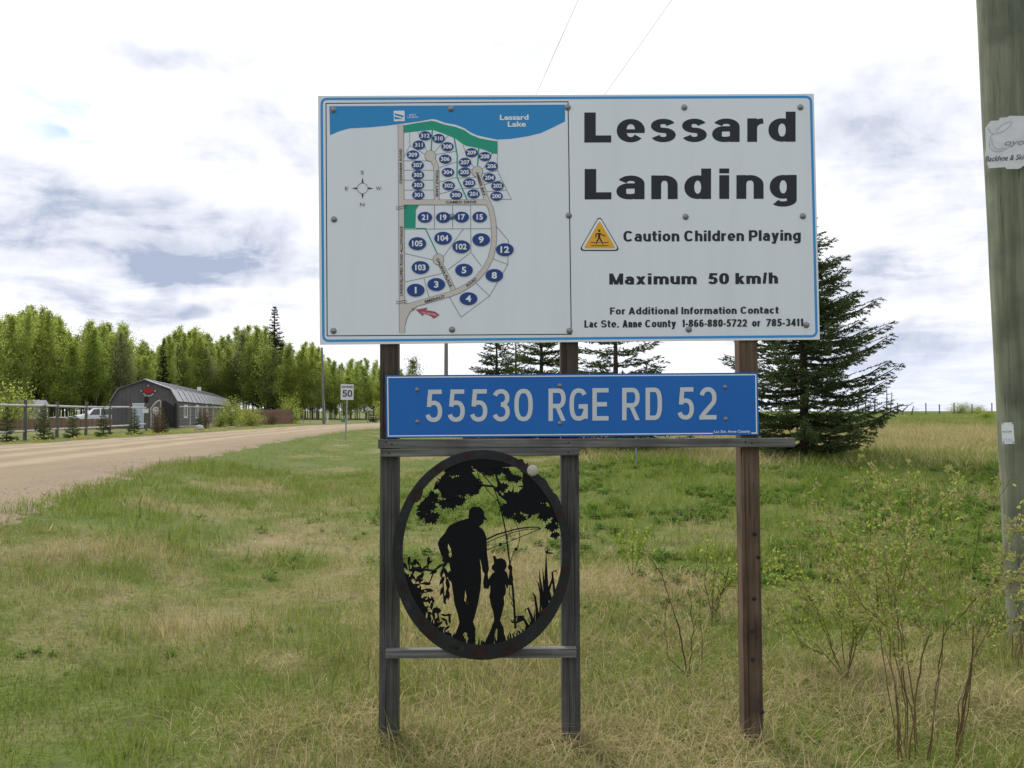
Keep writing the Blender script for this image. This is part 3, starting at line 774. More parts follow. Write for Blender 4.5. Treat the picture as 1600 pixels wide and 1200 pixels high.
L3 = [[(175,262),(912,258)],[(430,57),(430,258)],[(585,57),(585,258)],[(738,57),(741,460),(545,608)],[(741,460),(832,580)],[(675,262),(508,495)],[(180,470),(418,525)],[(180,713),(495,640)],[(340,678),(385,848)],
      [(958,240),(1060,358),(1055,565),(900,832),(655,1013),(558,840)],[(922,512),(1055,565)],[(780,718),(900,832)]]
for l_ in L2: P.band(l_, .55, fn=Z2)
for l_ in L3: P.band(l_, .6, fn=Z3)
P.band([(224+24*math.cos(a*math.pi/12), 481+24*math.sin(a*math.pi/12)) for a in range(24)], .6, True, fn=Z1)
for a in range(4):
    c, s_ = math.cos(a*math.pi/2), math.sin(a*math.pi/2)
    P.poly([(224+c*26-s_*5, 481+s_*26+c*5), (224+c*50, 481+s_*50), (224+c*26+s_*5, 481+s_*26-c*5)], Z1)
P.build('lot_line_print', M['thin'], board, kind='stuff')
P = Print(.0034)
for y in (66, 84, 872, 890):
    P.band([(102+x*96, y+6*math.sin(x*6.3)+3) for x in [i/10 for i in range(11)]], .75, fn=Z3)
P.band([(238,932),(256,958)], .6, fn=Z3); P.band([(256,932),(238,958)], .6, fn=Z3)
P.build('break_mark_print', M['thin'], board, kind='stuff')
P = Print(.0031)
ov = []
for n, c in {'312':(455,370),'311':(385,472),'309':(320,580),'307':(372,694),'305':(375,803),'303':(377,913),'301':(379,1023),'310':(603,400),'308':(700,490),'306':(676,627),'304':(706,772),'302':(713,920),'300':(796,1024),
             '209':(966,556),'208':(1113,598),'207':(894,663),'206':(1187,705),'205':(888,771),'204':(1162,833),'203':(941,890),'202':(1252,922),'201':(988,1011),'200':(1241,1036)}.items():
    ov.append((n, Z2(*c), 9.7, 7.1, 5.9, 1.1))
for n, c in {'21':(349,162),'19':(506,163),'17':(662,160),'15':(816,160)}.items(): ov.append((n, Z3(*c), 11.4, 8.5, 8.0, 1.05))
for n, c in {'105':(285,386),'104':(504,340),'102':(659,413),'9':(828,353),'12':(1030,438),'103':(311,590),'5':(682,612),'8':(940,657),'1':(271,783),'3':(446,734),'4':(720,855)}.items():
    ov.append((n, Z3(*c), 13.8, 10.1, 8.2 if len(n) == 3 else 9.4, 1.05 if len(n) == 3 else 1.2))
PT = Print(.0042)
for n, c, rx, ry, H, wd in ov:
    P.v = []; P.f = []; PT.v = []; PT.f = []
    P.oval(c, rx, ry); btext(PT, n, (c[0], c[1]+H*.5), (c[0]+1, c[1]+H*.5), H, .03, fit=False, anchor='C', wide=wd)
    oo = P.build('lot_oval', M['navy'], board); tt_ = PT.build('lot_number', M['pwhite'], board, kind='stuff'); tt_.parent = oo
P = Print(.0046)
def bt(text, fn, a, b, H, bold=.015): btext(P, text, fn(*a), fn(*b), H, bold)
bt('CINNABAR ROAD', Z2, (200, 898), (198, 515), 3.7); bt('TOPAZ LANE', Z2, (572, 745), (572, 1042), 3.7)
bt('AMBER BAY', Z2, (1012, 772), (1100, 1037), 3.7); bt('CAMEO DRIVE', Z2, (685, 1116), (1018, 1114), 3.9)
bt('UNDEVELOPED ROAD ALLOWANCE', Z3, (160, 830), (160, 240), 3.9); bt('GALENA PLACE', Z3, (444, 516), (565, 758), 4.0)
bt('EMERALD', Z3, (352, 894), (518, 842), 4.1); bt('ROAD', Z3, (712, 756), (793, 690), 4.0)
P.build('street_name_print', M['black'], board, kind='stuff')
P = Print(.0046)
bt('S', Z1, (216, 416), (230, 416), 5.2, 0); bt('N', Z1, (214, 563), (233, 563), 5.2, 0); bt('E', Z1, (145, 490), (158, 490), 5.2, 0); bt('W', Z1, (286, 489), (310, 489), 5.2, 0)
P.build('compass_letter_print', M['thin'], board, kind='stuff')
P = Print(.0016)
bt('Lessard', Z1, (852, 168), (983, 167), 7.6, .03); bt('Lake', Z1, (888, 199), (971, 198), 7.6, .03); bt('BOAT', Z1, (438, 149), (468, 149), 2.4, .02); bt('LAUNCH', Z1, (430, 160), (478, 159), 2.4, .02)
P.poly(rrect([Z1(366, 127), Z1(416, 126), Z1(417, 174), Z1(367, 175)], 1), None); P.build('lake_name_print', M['pwhite'], board, kind='stuff')
P = Print(.0026); P.poly([(371,138),(411,149),(411,157),(371,146)], Z1); P.poly([(370,153),(411,164),(370,165)], Z1); P.build('boat_launch_symbol', M['lake'], board, kind='stuff')
P = Print(.0010); P.poly([(270,948),(372,930),(360,953),(400,957),(440,968),(475,993),(425,1027),(400,1005),(372,992),(342,985),(330,1003)], Z3); P.build('arrow_print', M['red'], board)
P = Print(.0016); bt('YOU ARE HERE', Z3, (318, 975), (445, 1000), 2.0, .01); P.build('arrow_words_print', M['pwhite'], board, kind='stuff')
# headline
P = Print(.0006)
letters(P, [('L',913,955),('e',963.6,1007.6),('s',1016.6,1056),('s',1065.2,1104.5),('a',1112.6,1156.8),('r',1167.6,1194.6),('d',1200.6,1243)], 222.8, 221.4, 47.0, .38, .235, .78, (.325, .175)); P.build('headline_lettering', M['black'], board)
P = Print(.0006)
letters(P, [('L',913.5,955.3),('a',963,1008.3),('n',1017.6,1058.8),('d',1069.2,1111),('i',1123.7,1139.4),('n',1150.6,1193),('g',1202.6,1244.8)], 311.7, 310.4, 47.6, .38, .235, .78, (.325, .175)); P.build('headline_lettering', M['black'], board)
for rows in ([('Caution', 974, 1061.5, 377.6, 377.2), ('Children', 1069, 1162.5, 377.2, 376.6), ('Playing', 1170, 1251, 376.6, 376)], [('Maximum', 952, 1088.5, 444.8, 444.2), ('50', 1106, 1139, 444.2, 444), ('km/h', 1149, 1215.5, 444, 443)],
             [('For', 953, 977, 491.6, 491.5), ('Additional', 982, 1059, 491.5, 491), ('Information', 1064.5, 1151, 491, 490.4), ('Contact', 1157, 1216.5, 490.4, 490)],
             [('Lac', 913, 934.5, 512, 511.9), ('Ste.', 939, 967, 511.9, 511.8), ('Anne', 972.5, 1003, 511.8, 511.5), ('County', 1008, 1056.5, 511.5, 511.2), ('1-866-880-5722', 1065.5, 1167, 511, 510.3), ('or', 1175, 1188, 510.2, 510.1), ('785-3411', 1197, 1255, 510, 509.4)]):
    P = Print(.0006); H = {'Caution': 16.8, 'Maximum': 17.4, 'For': 11.2, 'Lac': 11.6}[rows[0][0]]
    wx, wy = {'Caution': (.265, .185), 'Maximum': (.335, .20), 'For': (.275, .185), 'Lac': (.255, .175)}[rows[0][0]]
    for t_, xa, xb, ya, yb in rows: line(P, t_, xa, xb, ya, yb, H, wx, wy)
    P.build('small_lettering', M['black'], board, kind='stuff')
# warning triangle
ZT = lambda u, v: (900+u/14.545, 330+v/14.545)
def rtri(pts, rad):
    out = []
    for i in range(3):
        p = Vector(pts[i]); a = (Vector(pts[i-1])-p).normalized(); b = (Vector(pts[(i+1) % 3])-p).normalized()
        for k in range(7):
            t = k/6; q = (p+a*rad)*(1-t)**2 + p*2*t*(1-t) + (p+b*rad)*t**2; out.append((q.x, q.y))
    return out
P = Print(.0008); P.poly(rtri([ZT(532, 90), ZT(1010, 905), ZT(62, 905)], 9)); P.build('triangle_outline', M['black'], board)
P = Print(.0013); P.poly(rtri([ZT(532, 125), ZT(972, 878), ZT(98, 878)], 8)); P.build('triangle_field', M['pwhite'], board)
P = Print(.0018); P.poly(rtri([ZT(535, 215), ZT(905, 845), ZT(175, 845)], 4)); P.build('triangle_amber', M['amber'], board)
P = Print(.0023)
P.oval((527, 445), 28/14.5, 28/14.5, 14, ZT); P.poly([(500, 495), (552, 495), (552, 610), (500, 610)], ZT)
P.band([(500,505),(470,515),(450,545),(455,600)], 1.7, fn=ZT); P.band([(552,508),(600,540),(665,568)], 1.7, fn=ZT); P.band([(518,608),(488,670),(458,745)], 2.0, fn=ZT); P.band([(535,608),(575,680),(618,748)], 2.0, fn=ZT)
for x0, x1, y in ((335, 440, 713), (512, 560, 713), (632, 738, 713), (345, 740, 785)): P.band([(x0, y), (x1, y)], 1.1, fn=ZT)
P.build('walking_child_symbol', M['black'], board, kind='stuff')
def bolt(px, py, parent, o, r=.0125):
    c = onplane(px, py)-o
    MB().lathe(c, ((r*1.25, -.0006), (r*1.25, -.0022), (r*.9, -.0024), (r*.85, -.006), (r*.55, -.0095), (r*.2, -.0105)), 14, 'Y').build('bolt', M['zinc'], parent, True)
for c in ((91,122),(628,117),(1162,111),(94,623),(633,610),(1167,605),(91,1133),(633,1127),(1170,1133)): bolt(*Z1(*c), board, BO)
for c in ((547,110),(1072,109),(553,604),(1083,601),(567,1113),(1098,1093)): bolt(*Z4(*c), board, BO)

# ---- blue address sign
AO = onplane(892, 635)
addr = thing('road_address_sign', 'long blue sign with a thin white border reading 55530 RGE RD 52 in grey letters', 'road sign', AO)
mb = MB(); prism(mb, [onplane(602, 586.5, -.001), onplane(1184, 582, -.001), onplane(1186, 679.5, -.001), onplane(603.5, 684.5, -.001)], .0028, AO)
mb.build('panel', M['bluesign'], addr)
P = Print(.0016); P.band([(605.7, 589.6), (1180.7, 585.4), (1182.2, 676.6), (606.8, 681.2)], 1.7, True); P.build('white_border', M['pwhite'], addr)
P = Print(.0016); sp = [('5',664.6,691.5),('5',699.4,726.8),('5',734.3,762),('3',769,796.6),('0',803.6,832.4),('R',857,883.8),('G',889.8,918.4),('E',925.6,950.8),('R',972,999.4),('D',1008.6,1034.2),('5',1058.4,1084.6),('2',1092.6,1119.4)]
letters(P, sp, 659.6, 655.3, 50.6, .135, .135); P.build('address_lettering', M['greylet'], addr)
P = Print(.0021); P.poly([(1114, 671.5), (1173.5, 671), (1173.7, 679.0), (1114, 679.4)]); P.build('maker_strip', M['bluesign'], addr)
P = Print(.0026); btext(P, 'Lac Ste. Anne County', (1115.5, 676.3), (1172, 675.8), 4.0, .012); P.build('maker_lettering', M['pwhite'], addr, kind='stuff')
for c in ((651.5, 609), (652, 659), (874.5, 602.5), (874.5, 661.5), (1132.8, 604.8), (1134, 654.5)): bolt(*c, addr, AO, .0085)

# ---- round metal cut-out
CO = onplane(*Z5(558, 607)); CO = Vector(CO)
art = thing('metal_cutout', 'oval black steel cut-out of a man and child fishing under maple leaves', 'metal art', CO)
def sheet(splines, name, m, z, th=.003, parent=art, fn=Z5, label=None):
    """flat steel cut along the splines (photo px); z metres in front of the sign plane"""
    cu = bpy.data.curves.new(name, 'CURVE'); cu.dimensions = '2D'; cu.fill_mode = 'BOTH'; cu.extrude = th/2
    ex = Vector((math.cos(YAW), math.sin(YAW), 0)); ez = Vector((0, 0, 1))
    for pts in splines:
        s_ = cu.splines.new('POLY'); s_.points.add(len(pts)-1); s_.use_cyclic_u = True
        for i, p in enumerate(pts):
            w = onplane(*fn(*p), -z) - CO; s_.points[i].co = (w.dot(ex), w.z, 0, 1)
    ob = bpy.data.objects.new('t', cu); me = bpy.data.meshes.new_from_object(ob); bpy.data.objects.remove(ob); bpy.data.curves.remove(cu)
    me.name = name; off = PN*z; nrm = PN
    for v in me.vertices:
        a, b, c = v.co; v.co = ex*a + ez*b + nrm*(z+c)
    me.materials.clear(); me.materials.append(m); me.update()
    return obj(name, me, parent, label=label) if label else obj(name, me, parent)
def ell(cx, cy, rx, ry, n=72, rot=0.0, j=0.0):
    out = []
    for i in range(n):
        a = 2*math.pi*i/n; x = rx*math.cos(a); y = ry*math.sin(a); k = 1+random.uniform(-j, j)
        out.append((cx+(x*math.cos(rot)-y*math.sin(rot))*k, cy+(x*math.sin(rot)+y*math.cos(rot))*k))
    return out
ZB = .048
sheet([ell(558, 607, 479, 562, 120), ell(562, 590, 427, 497, 120)], 'ring', M['steel'], ZB, .004)
sheet([[(512,348),(545,350),(562,362),(570,378),(572,400),(587,416),(584,421),(570,418),(566,436),(556,446),(543,455),(556,463),(570,480),(583,510),(587,600),(592,640),(597,685),(590,705),(572,706),(560,690),(559,672),(552,640),(547,628),
        (553,670),(556,740),(550,800),(540,860),(525,920),(512,965),(524,1000),(524,1090),(485,1090),(486,1048),(478,1042),(480,1028),(468,1020),(458,1033),(461,1048),(455,1058),(452,1090),(396,1075),(398,1050),(416,1030),(424,1010),(438,968),(428,920),(412,870),(402,800),(396,758),
        (386,740),(390,690),(384,650),(360,650),(345,640),(350,622),(340,605),(328,570),(322,545),(330,525),(345,505),(360,490),(375,462),(385,450),(410,435),(435,425),(455,420),(470,414),(488,410),(487,395),(490,372),(498,356)],
       [(378,545),(392,575),(398,612),(390,622),(380,610),(384,590),(376,570)], [(470,795),(476,830),(472,862),(464,850),(468,820)]], 'man_silhouette', M['steelflat'], ZB-.0022, .003)
sheet([[(618,612),(630,610),(637,628),(665,624),(682,633),(690,648),(692,670),(680,690),(693,702),(701,735),(706,692),(697,672),(702,659),(716,660),(723,675),(720,700),(727,740),(718,770),(700,768),(699,786),(692,786),(684,762),(688,795),(684,822),(676,830),
        (679,868),(668,915),(656,958),(676,1000),(682,1090),(636,1090),(640,1040),(642,1008),(636,1000),(628,1030),(624,1056),(610,1090),(568,1090),(585,1052),(602,1015),(624,958),(621,920),(606,870),(598,828),(604,800),(602,770),(592,789),(568,785),(565,752),(574,700),
        (590,704),(593,738),(614,706),(628,697),(612,684),(611,668),(624,652),(622,640)]], 'child_silhouette', M['steelflat'], ZB-.0022, .003)
def rod(path, w, name, n=5, z=ZB-.0045):
    mb = MB(); pts = [onplane(*Z5(*p), -z)-CO for p in path]
    ws = w if isinstance(w, (list, tuple)) else [w]*len(path)
    mb.tube(pts, [q/2/3.428/318 for q in ws], n); return mb.build(name, M['steelflat'], art)
rod([(525,130),(570,185),(620,240),(638,290),(660,360),(676,430),(690,510),(708,650),(716,720),(725,800),(732,900),(738,1000)], [4,5,6,6,7,7,8,9,11,12,13,13], 'fishing_rod')
rod([(570,530),(640,497),(700,480),(760,465),(820,458),(860,459),(876,466)], [9,9,8,8,7,6,6], 'fishing_rod')
rod([(570,548),(650,512),(740,482),(800,470),(870,467)], 4, 'fishing_line'); rod([(570,585),(700,537),(800,497),(870,468)], 4, 'fishing_line')
rod([(700,380),(735,430),(755,470),(763,510),(755,550),(738,582),(718,620),(712,650)], 4, 'fishing_line'); rod([(528,140),(545,200),(590,262),(640,315),(672,345)], 4, 'fishing_line')
rod([(708,770),(706,820),(722,850),(715,865),(726,885)], 4, 'fishing_line'); rod([(715,955),(720,966),(740,970),(775,955),(785,945)], [7,9,10,10,6], 'reel')
for c in ((658,550),(741,576),(655,283),(812,402)): sheet([ell(*c, 9, 9, 14)], 'bobber', M['steelflat'], ZB-.0045, .003)
rod([(530,228),(570,235),(622,240)], [16,11,12], 'branch'); rod([(622,240),(660,290),(700,320)], [12,12,14], 'branch'); rod([(628,150),(638,190),(655,250)], [10,12,14], 'branch')
rod([(310,225),(340,270),(385,290),(440,300)], [8,9,12,14], 'branch'); rod([(350,268),(352,300)], 8, 'branch'); rod([(170,690),(230,682),(300,692),(345,660),(372,650)], [14,12,13,12,12], 'branch')
LEAF = [(0,-1),(.12,-.62),(.34,-.74),(.28,-.40),(.62,-.52),(.60,-.34),(.98,-.26),(.72,-.02),(.84,.16),(.44,.22),(.48,.46),(.10,.34),(.0,.9),(-.10,.34),(-.48,.46),(-.44,.22),(-.84,.16),(-.72,-.02),(-.98,-.26),(-.60,-.34),(-.62,-.52),(-.28,-.40),(-.34,-.74),(-.12,-.62)]
def leaf(cx, cy, s_, rot, z):
    rot = R(rot); sheet([[(cx+s_*(x*math.cos(rot)-y*math.sin(rot)), cy+s_*(x*math.sin(rot)+y*math.cos(rot))) for x, y in LEAF]], 'maple_leaf', M['steelflat'], z, .002)
k = 0
for cx, cy, s_, rot in ((262,345,62,170),(290,405,52,150),(240,390,38,200),(296,300,44,60),(400,318,58,175),(360,330,44,200),(440,315,40,160),(350,215,52,120),(420,225,60,190),(455,265,46,170),(500,225,66,160),(505,265,40,190),(525,250,38,150),(470,150,60,100),(400,140,60,60),
                        (560,120,54,170),(600,130,54,180),(645,140,44,200),(700,185,40,80),(740,195,38,170),(664,242,44,160),(690,160,30,30),(720,290,60,190),(700,350,56,170),(700,385,40,180),(742,360,46,160),(760,405,44,185),(790,330,64,170),(830,350,60,190),(800,240,60,90),
                        (850,280,64,140),(895,395,46,175),(880,350,50,190),(934,452,44,180),(950,498,32,170),(960,410,44,150),(905,290,50,120),(790,150,44,20)):
    k += 1; leaf(cx, cy, s_, rot, ZB-.0030-.00035*(k % 6))
sheet([[(300,260),(350,180),(430,110),(520,85),(640,90),(740,105),(720,135),(620,140),(575,150),(545,165),(495,125),(505,165),(535,205),(540,245),(510,275),(470,280),(440,262),(420,300),(380,312),(345,300),(330,250),(312,215),(330,205),(300,250),(290,300),(290,340),(250,350),(215,362),(225,335)],
       [(385,183),(405,178),(412,185),(428,160),(438,165),(436,185),(425,192),(412,188),(405,198)]], 'leaf_mass', M['steelflat'], ZB-.0019, .0025)
sheet([[(740,105),(800,130),(850,200),(910,275),(970,385),(982,420),(960,420),(900,385),(860,385),(820,395),(780,385),(730,350),(690,330),(700,300),(740,295),(760,262),(790,235),(775,215),(778,170),(765,155),(770,140),(720,135)],
       [(868,330),(885,325),(880,308),(895,292),(905,305),(900,318),(915,330),(925,352),(910,348),(895,335),(882,350)]], 'leaf_mass', M['steelflat'], ZB-.0019, .0025)
def spike(pts, w, name='reed'):
    L = []; Rr = []; n = len(pts)
    for i, p in enumerate(pts):
        a = Vector(pts[max(i-1, 0)]); b = Vector(pts[min(i+1, n-1)]); d = (b-a).normalized(); ww = w*(1-i/(n-1))**.7/2+.8
        L.append((p[0]-d.y*ww, p[1]+d.x*ww)); Rr.append((p[0]+d.y*ww, p[1]-d.x*ww))
    sheet([L+Rr[::-1]], name, M['steelflat'], ZB-.0022-.0003*random.randint(0, 6), .0022)
for pts, w in (([(900,930),(905,800),(902,700),(903,600)], 30), ([(895,900),(880,800),(870,740),(866,680)], 18), ([(905,880),(890,760),(884,670)], 16), ([(930,860),(915,800),(935,740),(940,690)], 18), ([(960,890),(945,790),(935,700),(955,690),(966,715)], 14),
               ([(855,980),(853,900),(843,830),(830,810),(826,830)], 16), ([(870,950),(872,860),(868,800)], 10), ([(835,1010),(825,940),(805,890),(792,900),(790,920)], 16), ([(820,1035),(800,980),(775,935),(745,938),(720,965)], 17),
               ([(845,1000),(838,950),(842,900)], 10), ([(975,860),(972,800),(970,745)], 14), ([(930,900),(905,850),(900,740)], 16), ([(905,925),(920,870),(928,865)], 10), ([(885,900),(862,760),(848,742)], 9)):
    spike(pts, w)
sheet([[(895,590),(912,580),(915,592),(935,594),(942,601),(905,601)]], 'dragonfly', M['steelflat'], ZB-.0045, .003)
sheet([[(745,950),(760,930),(770,938),(785,930),(782,948),(765,958),(745,962)]], 'frog', M['steelflat'], ZB-.0045, .003)
for i in range(46):
    a = R(40+100*i/45); x = 562+427*math.cos(a); y = 590+497*math.sin(a)+6
    spike([(x+random.uniform(-4, 4), y+8), (x+random.uniform(-8, 8), y-14-random.random()*12), (x+random.uniform(-13, 13), y-22-random.random()*26)], 13, 'grass_blade')
def lobe(cx, cy, s_, rot): 
    r_ = R(rot); pts = [(0,-1),(.3,-.5),(.34,0),(.2,.6),(0,1),(-.2,.6),(-.34,0),(-.3,-.5)]
    sheet([[(cx+s_*(x*math.cos(r_)-y*math.sin(r_)), cy+s_*(x*math.sin(r_)+y*math.cos(r_))) for x, y in pts]], 'shrub_leaf', M['steelflat'], ZB-.0024-.0003*random.randint(0, 7), .002)
for cx, cy, s_, rot in ((168,635,24,10),(196,645,22,30),(150,668,24,-30),(272,636,24,5),(277,648,20,60),(235,690,24,80),(300,700,24,70),(255,672,18,60),(330,668,20,60),(215,735,26,30),(190,725,24,-40),(240,715,22,10),(200,770,28,80),(175,790,28,50),(230,800,28,110),
                        (262,760,26,95),(215,830,30,60),(180,830,30,100),(275,795,26,100),(240,850,26,50),(272,850,26,70),(225,880,28,20),(250,905,26,80),(205,900,28,110),(238,940,28,40),(275,930,22,20),(255,965,26,60),(290,980,26,100),(318,955,24,30),(300,930,22,-20),
                        (335,975,20,40),(340,1000,24,80),(370,1000,22,50),(375,1030,26,100),(290,1010,26,60),(345,700,26,20),(365,700,30,160),(345,745,28,30),(375,760,34,170),(345,800,28,20),(375,815,34,175),(360,845,26,10),(385,720,30,0),(357,665,20,40),
                        (160,730,26,10),(160,760,26,60),(155,790,30,0),(190,870,30,45),(215,920,30,45),(240,970,30,45),(270,1000,30,45),(310,1030,30,60),(350,1050,30,70)):
    lobe(cx, cy, s_, rot)
for st_ in ([(130,780),(165,740),(200,690),(235,700)], [(140,830),(190,790),(230,760),(275,765),(300,700)], [(160,880),(210,850),(240,810),(285,800)], [(180,930),(220,890),(250,850),(285,850)], [(220,980),(250,930),(270,880),(285,890)], [(170,690),(168,620)], [(180,690),(198,640)], [(268,690),(274,640)],
            [(340,700),(350,760),(355,840),(365,870)], [(360,690),(375,760),(378,830)]): rod(st_, 8, 'shrub_stem')
sheet([[(112,700),(150,700),(190,760),(225,790),(240,850),(262,900),(255,960),(300,1010),(380,1050),(390,1085),(310,1050),(200,940),(130,800)]], 'shrub_mass', M['steelflat'], ZB-.0021, .0025)
for i in range(40):
    a = R(random.uniform(118, 172)); k2 = random.uniform(.80, .99); lobe(562+427*k2*math.cos(a), 590+497*k2*math.sin(a), random.uniform(15, 25), random.uniform(0, 180))
for i in range(16): leaf(random.uniform(330, 700), random.uniform(118, 165), random.uniform(26, 40), random.uniform(130, 230), ZB-.0030-.00035*(i % 6))
sheet([[(300,890),(318,888),(335,895),(342,908),(328,922),(316,918),(300,922),(290,905)]], 'flower', M['steelflat'], ZB-.0045, .002); rod([(320,915),(330,960),(315,1000)], 8, 'flower_stem')
for cx, cy, rx, ry, rot, m in ((212,285,27,47,25,'rust'),(326,143,26,17,-25,'rust'),(480,75,17,17,0,'rust'),(765,112,20,20,0,'rust'),(700,88,15,15,0,'rust'),(545,1135,44,26,0,'rust'),(405,1105,30,13,14,'rust'),(285,1032,34,22,35,'rust'),(232,962,18,26,-30,'rust'),(137,782,14,34,-8,'rust'),
                               (890,912,26,14,-40,'rust'),(700,1118,44,22,-12,'rust'),(1006,690,14,22,0,'rust'),(975,790,10,26,10,'rust'),(972,395,18,26,0,'rust'),(480,862,10,13,0,'rust'),(275,190,25,22,-20,'spot'),(136,398,18,34,20,'spot'),(1021,520,18,22,0,'spot'),(885,222,40,22,50,'spot'),
                               (962,318,14,46,-25,'spot'),(160,870,20,40,-25,'spot'),(440,1110,26,18,0,'spot'),(555,65,24,14,0,'spot'),(406,92,22,20,0,'spot'),(106,560,14,34,5,'spot'),(820,1050,34,16,-35,'spot'),(1010,600,14,30,0,'spot')):
    sheet([ell(cx, cy, rx, ry, 22, R(rot), .06)], 'coloured_spot', M[m], ZB+.0024 if False else ZB+.0026, .001)
c = onplane(*Z5(831, 154), -ZB)-CO
MB().lathe(c, ((.0275, .001), (.0285, -.006), (.024, -.013), (.014, -.017), (.003, -.018)), 18, 'Y').build('pale_stone', M['stone'], art, True)

# ------------------------------------------------------------------ near utility pole
PY = 5.8
pa = at(1569, 66, PY); pb = at(1617, 900, PY); pd = (pa-pb)/(pa.z-pb.z)
pbase = pb + pd*(-.25-pb.z); ptop = pb + pd*(9.5-pb.z)
PO = Vector((pbase.x, pbase.y, 0))
pole = thing('utility_pole', 'thick greenish wooden utility pole leaning at the right edge of the photo', 'utility pole', PO)
N = 26; path = []; rr = []
for i in range(N):
    f = i/(N-1); p = pbase.lerp(ptop, f); path.append(p-PO + Vector((random.uniform(-.002, .002), 0, 0))); rr.append(.190-.062*f)
MB().tube(path, rr, 28).build('shaft', M['polew'], pole, True)
def polefront(px, py, dist=.0):
    """point on the shaft surface seen at that pixel"""
    o = Vector((0, 0, EYE)); d = ray(px, py).normalized()
    t = PY-1.0
    for _ in range(4000):
        p = o+d*t; q = pb+pd*(p.z-pb.z); f = (p.z+.25)/9.75; r = .190-.062*f
        if math.hypot(p.x-q.x, p.y-q.y) < r+.006+dist: return p
        t += .001
        if t > PY+.5: return None
def poleline(pts, w, name='crack'):
    vs = []; fs = []
    for x, y, k_ in pts:
        a = polefront(x-w*k_/2, y); b = polefront(x+w*k_/2, y)
        if a is None or b is None: continue
        vs += [a-PO, b-PO]
    fs = [(2*i, 2*i+1, 2*i+3, 2*i+2) for i in range(len(vs)//2-1)]
    if fs: MB().add(vs, fs).build(name, M['crack'], pole)
poleline([(1551+i*1.35+math.sin(i*.7)*1.0, 420+i*14, .3+1.1*math.sin(math.pi*min(1, i/26))) for i in range(27)], 1.2)
poleline([(1556+i*1.4+math.sin(i*1.3)*.8, 66+i*15, .6) for i in range(8)], .8)
poleline([(1590+i*.7, 280+i*16, .8) for i in range(10)], .9)
poleline([(1560+i*1.6, 800+i*14, .9) for i in range(11)], .9)
for c in ((1573, 576, .016), (1541, 385, .007), (1545, 483, .008), (1574, 442, .006)):
    p = polefront(c[0], c[1])
    if p is not None: MB().lathe(p-PO, ((c[2], .003), (c[2], -.003), (c[2]*.5, -.005)), 10, 'Y').build('nail_head', M['zinc'] if c[2] > .01 else M['crack'], pole)
def polesheet(root, pts, name, m, lift, thick=.0015, Yf=None):
    Yf = Yf or PY-.2; vs = [at(x, y, Yf-lift)-Vector(root.location) for x, y in pts]; n = len(vs)
    bk = [v+Vector((0, thick, 0)) for v in vs]
    fs = [tuple(range(n)), tuple(range(2*n-1, n-1, -1))] + [(i, (i+1) % n, n+(i+1) % n, n+i) for i in range(n)]
    return MB().add(vs+bk, fs).build(name, m, root)
ns = thing('hand_lettered_sign', 'ragged white hand-lettered sign nailed high on the right utility pole', 'sign', at(1570, 222, PY-.2))
polesheet(ns, [(1540,200),(1548,189),(1561,188),(1563,184),(1575,183),(1577,181),(1630,181),(1636,190),(1638,240),(1634,252),(1600,259),(1592,264),(1573,264),(1571,261),(1545,263),(1541,250),(1539,243),(1541,232),(1540,215)], 'panel', mat('worn_white_board', (.72, .73, .76), .6, col2=(.60, .62, .64), scale=14), .0)
def poletext(root, text, p0, p1, H, m, lift, bold=0.0, shear=.35):
    cu = bpy.data.curves.new('t', 'FONT'); cu.body = text; cu.offset = bold; cu.shear = shear; cu.resolution_u = 3; cu.fill_mode = 'FRONT'
    ob = bpy.data.objects.new('t', cu); me = bpy.data.meshes.new_from_object(ob); bpy.data.objects.remove(ob)
    vs = np.array([v.co[:2] for v in me.vertices]); x0, x1 = vs[:, 0].min(), vs[:, 0].max(); a = Vector(p0); d = Vector(p1)-a; L = d.length; d.normalize(); up = Vector((d.y, -d.x))
    V_ = []
    for x, y in vs:
        q = a+d*((x-x0)*L/(x1-x0))+up*(y*H/.68); V_.append(at(q.x, q.y, PY-.2-lift)-Vector(root.location))
    MB().add(V_, [tuple(p.vertices) for p in me.polygons]).build('lettering', m, root)
def polestroke(root, pts, w, m, lift):
    vs = []
    for i, p in enumerate(pts):
        a = Vector(pts[max(i-1, 0)]); b = Vector(pts[min(i+1, len(pts)-1)]); d = (b-a).normalized()
        vs += [at(p[0]-d.y*w/2, p[1]+d.x*w/2, PY-.2-lift)-Vector(root.location), at(p[0]+d.y*w/2, p[1]-d.x*w/2, PY-.2-lift)-Vector(root.location)]
    MB().add(vs, [(2*i, 2*i+1, 2*i+3, 2*i+2) for i in range(len(pts)-1)]).build('letter_stroke', m, root)
gm_ = mat('grey_paint_lettering', (.26, .27, .31), .6); dg_ = mat('dark_paint_lettering', (.05, .06, .07), .6)
ZP = lambda u, v: (1520+u/10, 160+v/10)
for w_, dx in ((.55, 0),):
    C1 = [(615,315),(580,300),(500,325),(420,390),(360,450),(400,480),(480,450),(560,390),(610,330)]
    C2 = [(330,470),(280,540),(255,620),(270,710),(330,760),(420,770),(520,730),(600,660)]
    C3 = [(240,400),(280,470),(330,500),(400,480)]
    C4 = [(300,560),(300,640),(340,710),(400,735),(520,705)]
    for c in (C1, C2, C3, C4): polestroke(ns, [ZP(*p) for p in c], w_, gm_, .003)
poletext(ns, 'oyote', (1570, 227), (1618, 225), 9, gm_, .003, .008); poletext(ns, 'Backhoe & Skid', (1539.5, 252.5), (1606, 248.5), 8, dg_, .003, .004)
tag_ = thing('pole_tag', 'small white printed tag nailed low on the right utility pole', 'tag', at(1574, 677, PY-.2))
polesheet(tag_, [(1564.6,660.6),(1583,660),(1585.6,693),(1566.5,694)], 'card', M['pwhite'], .0)
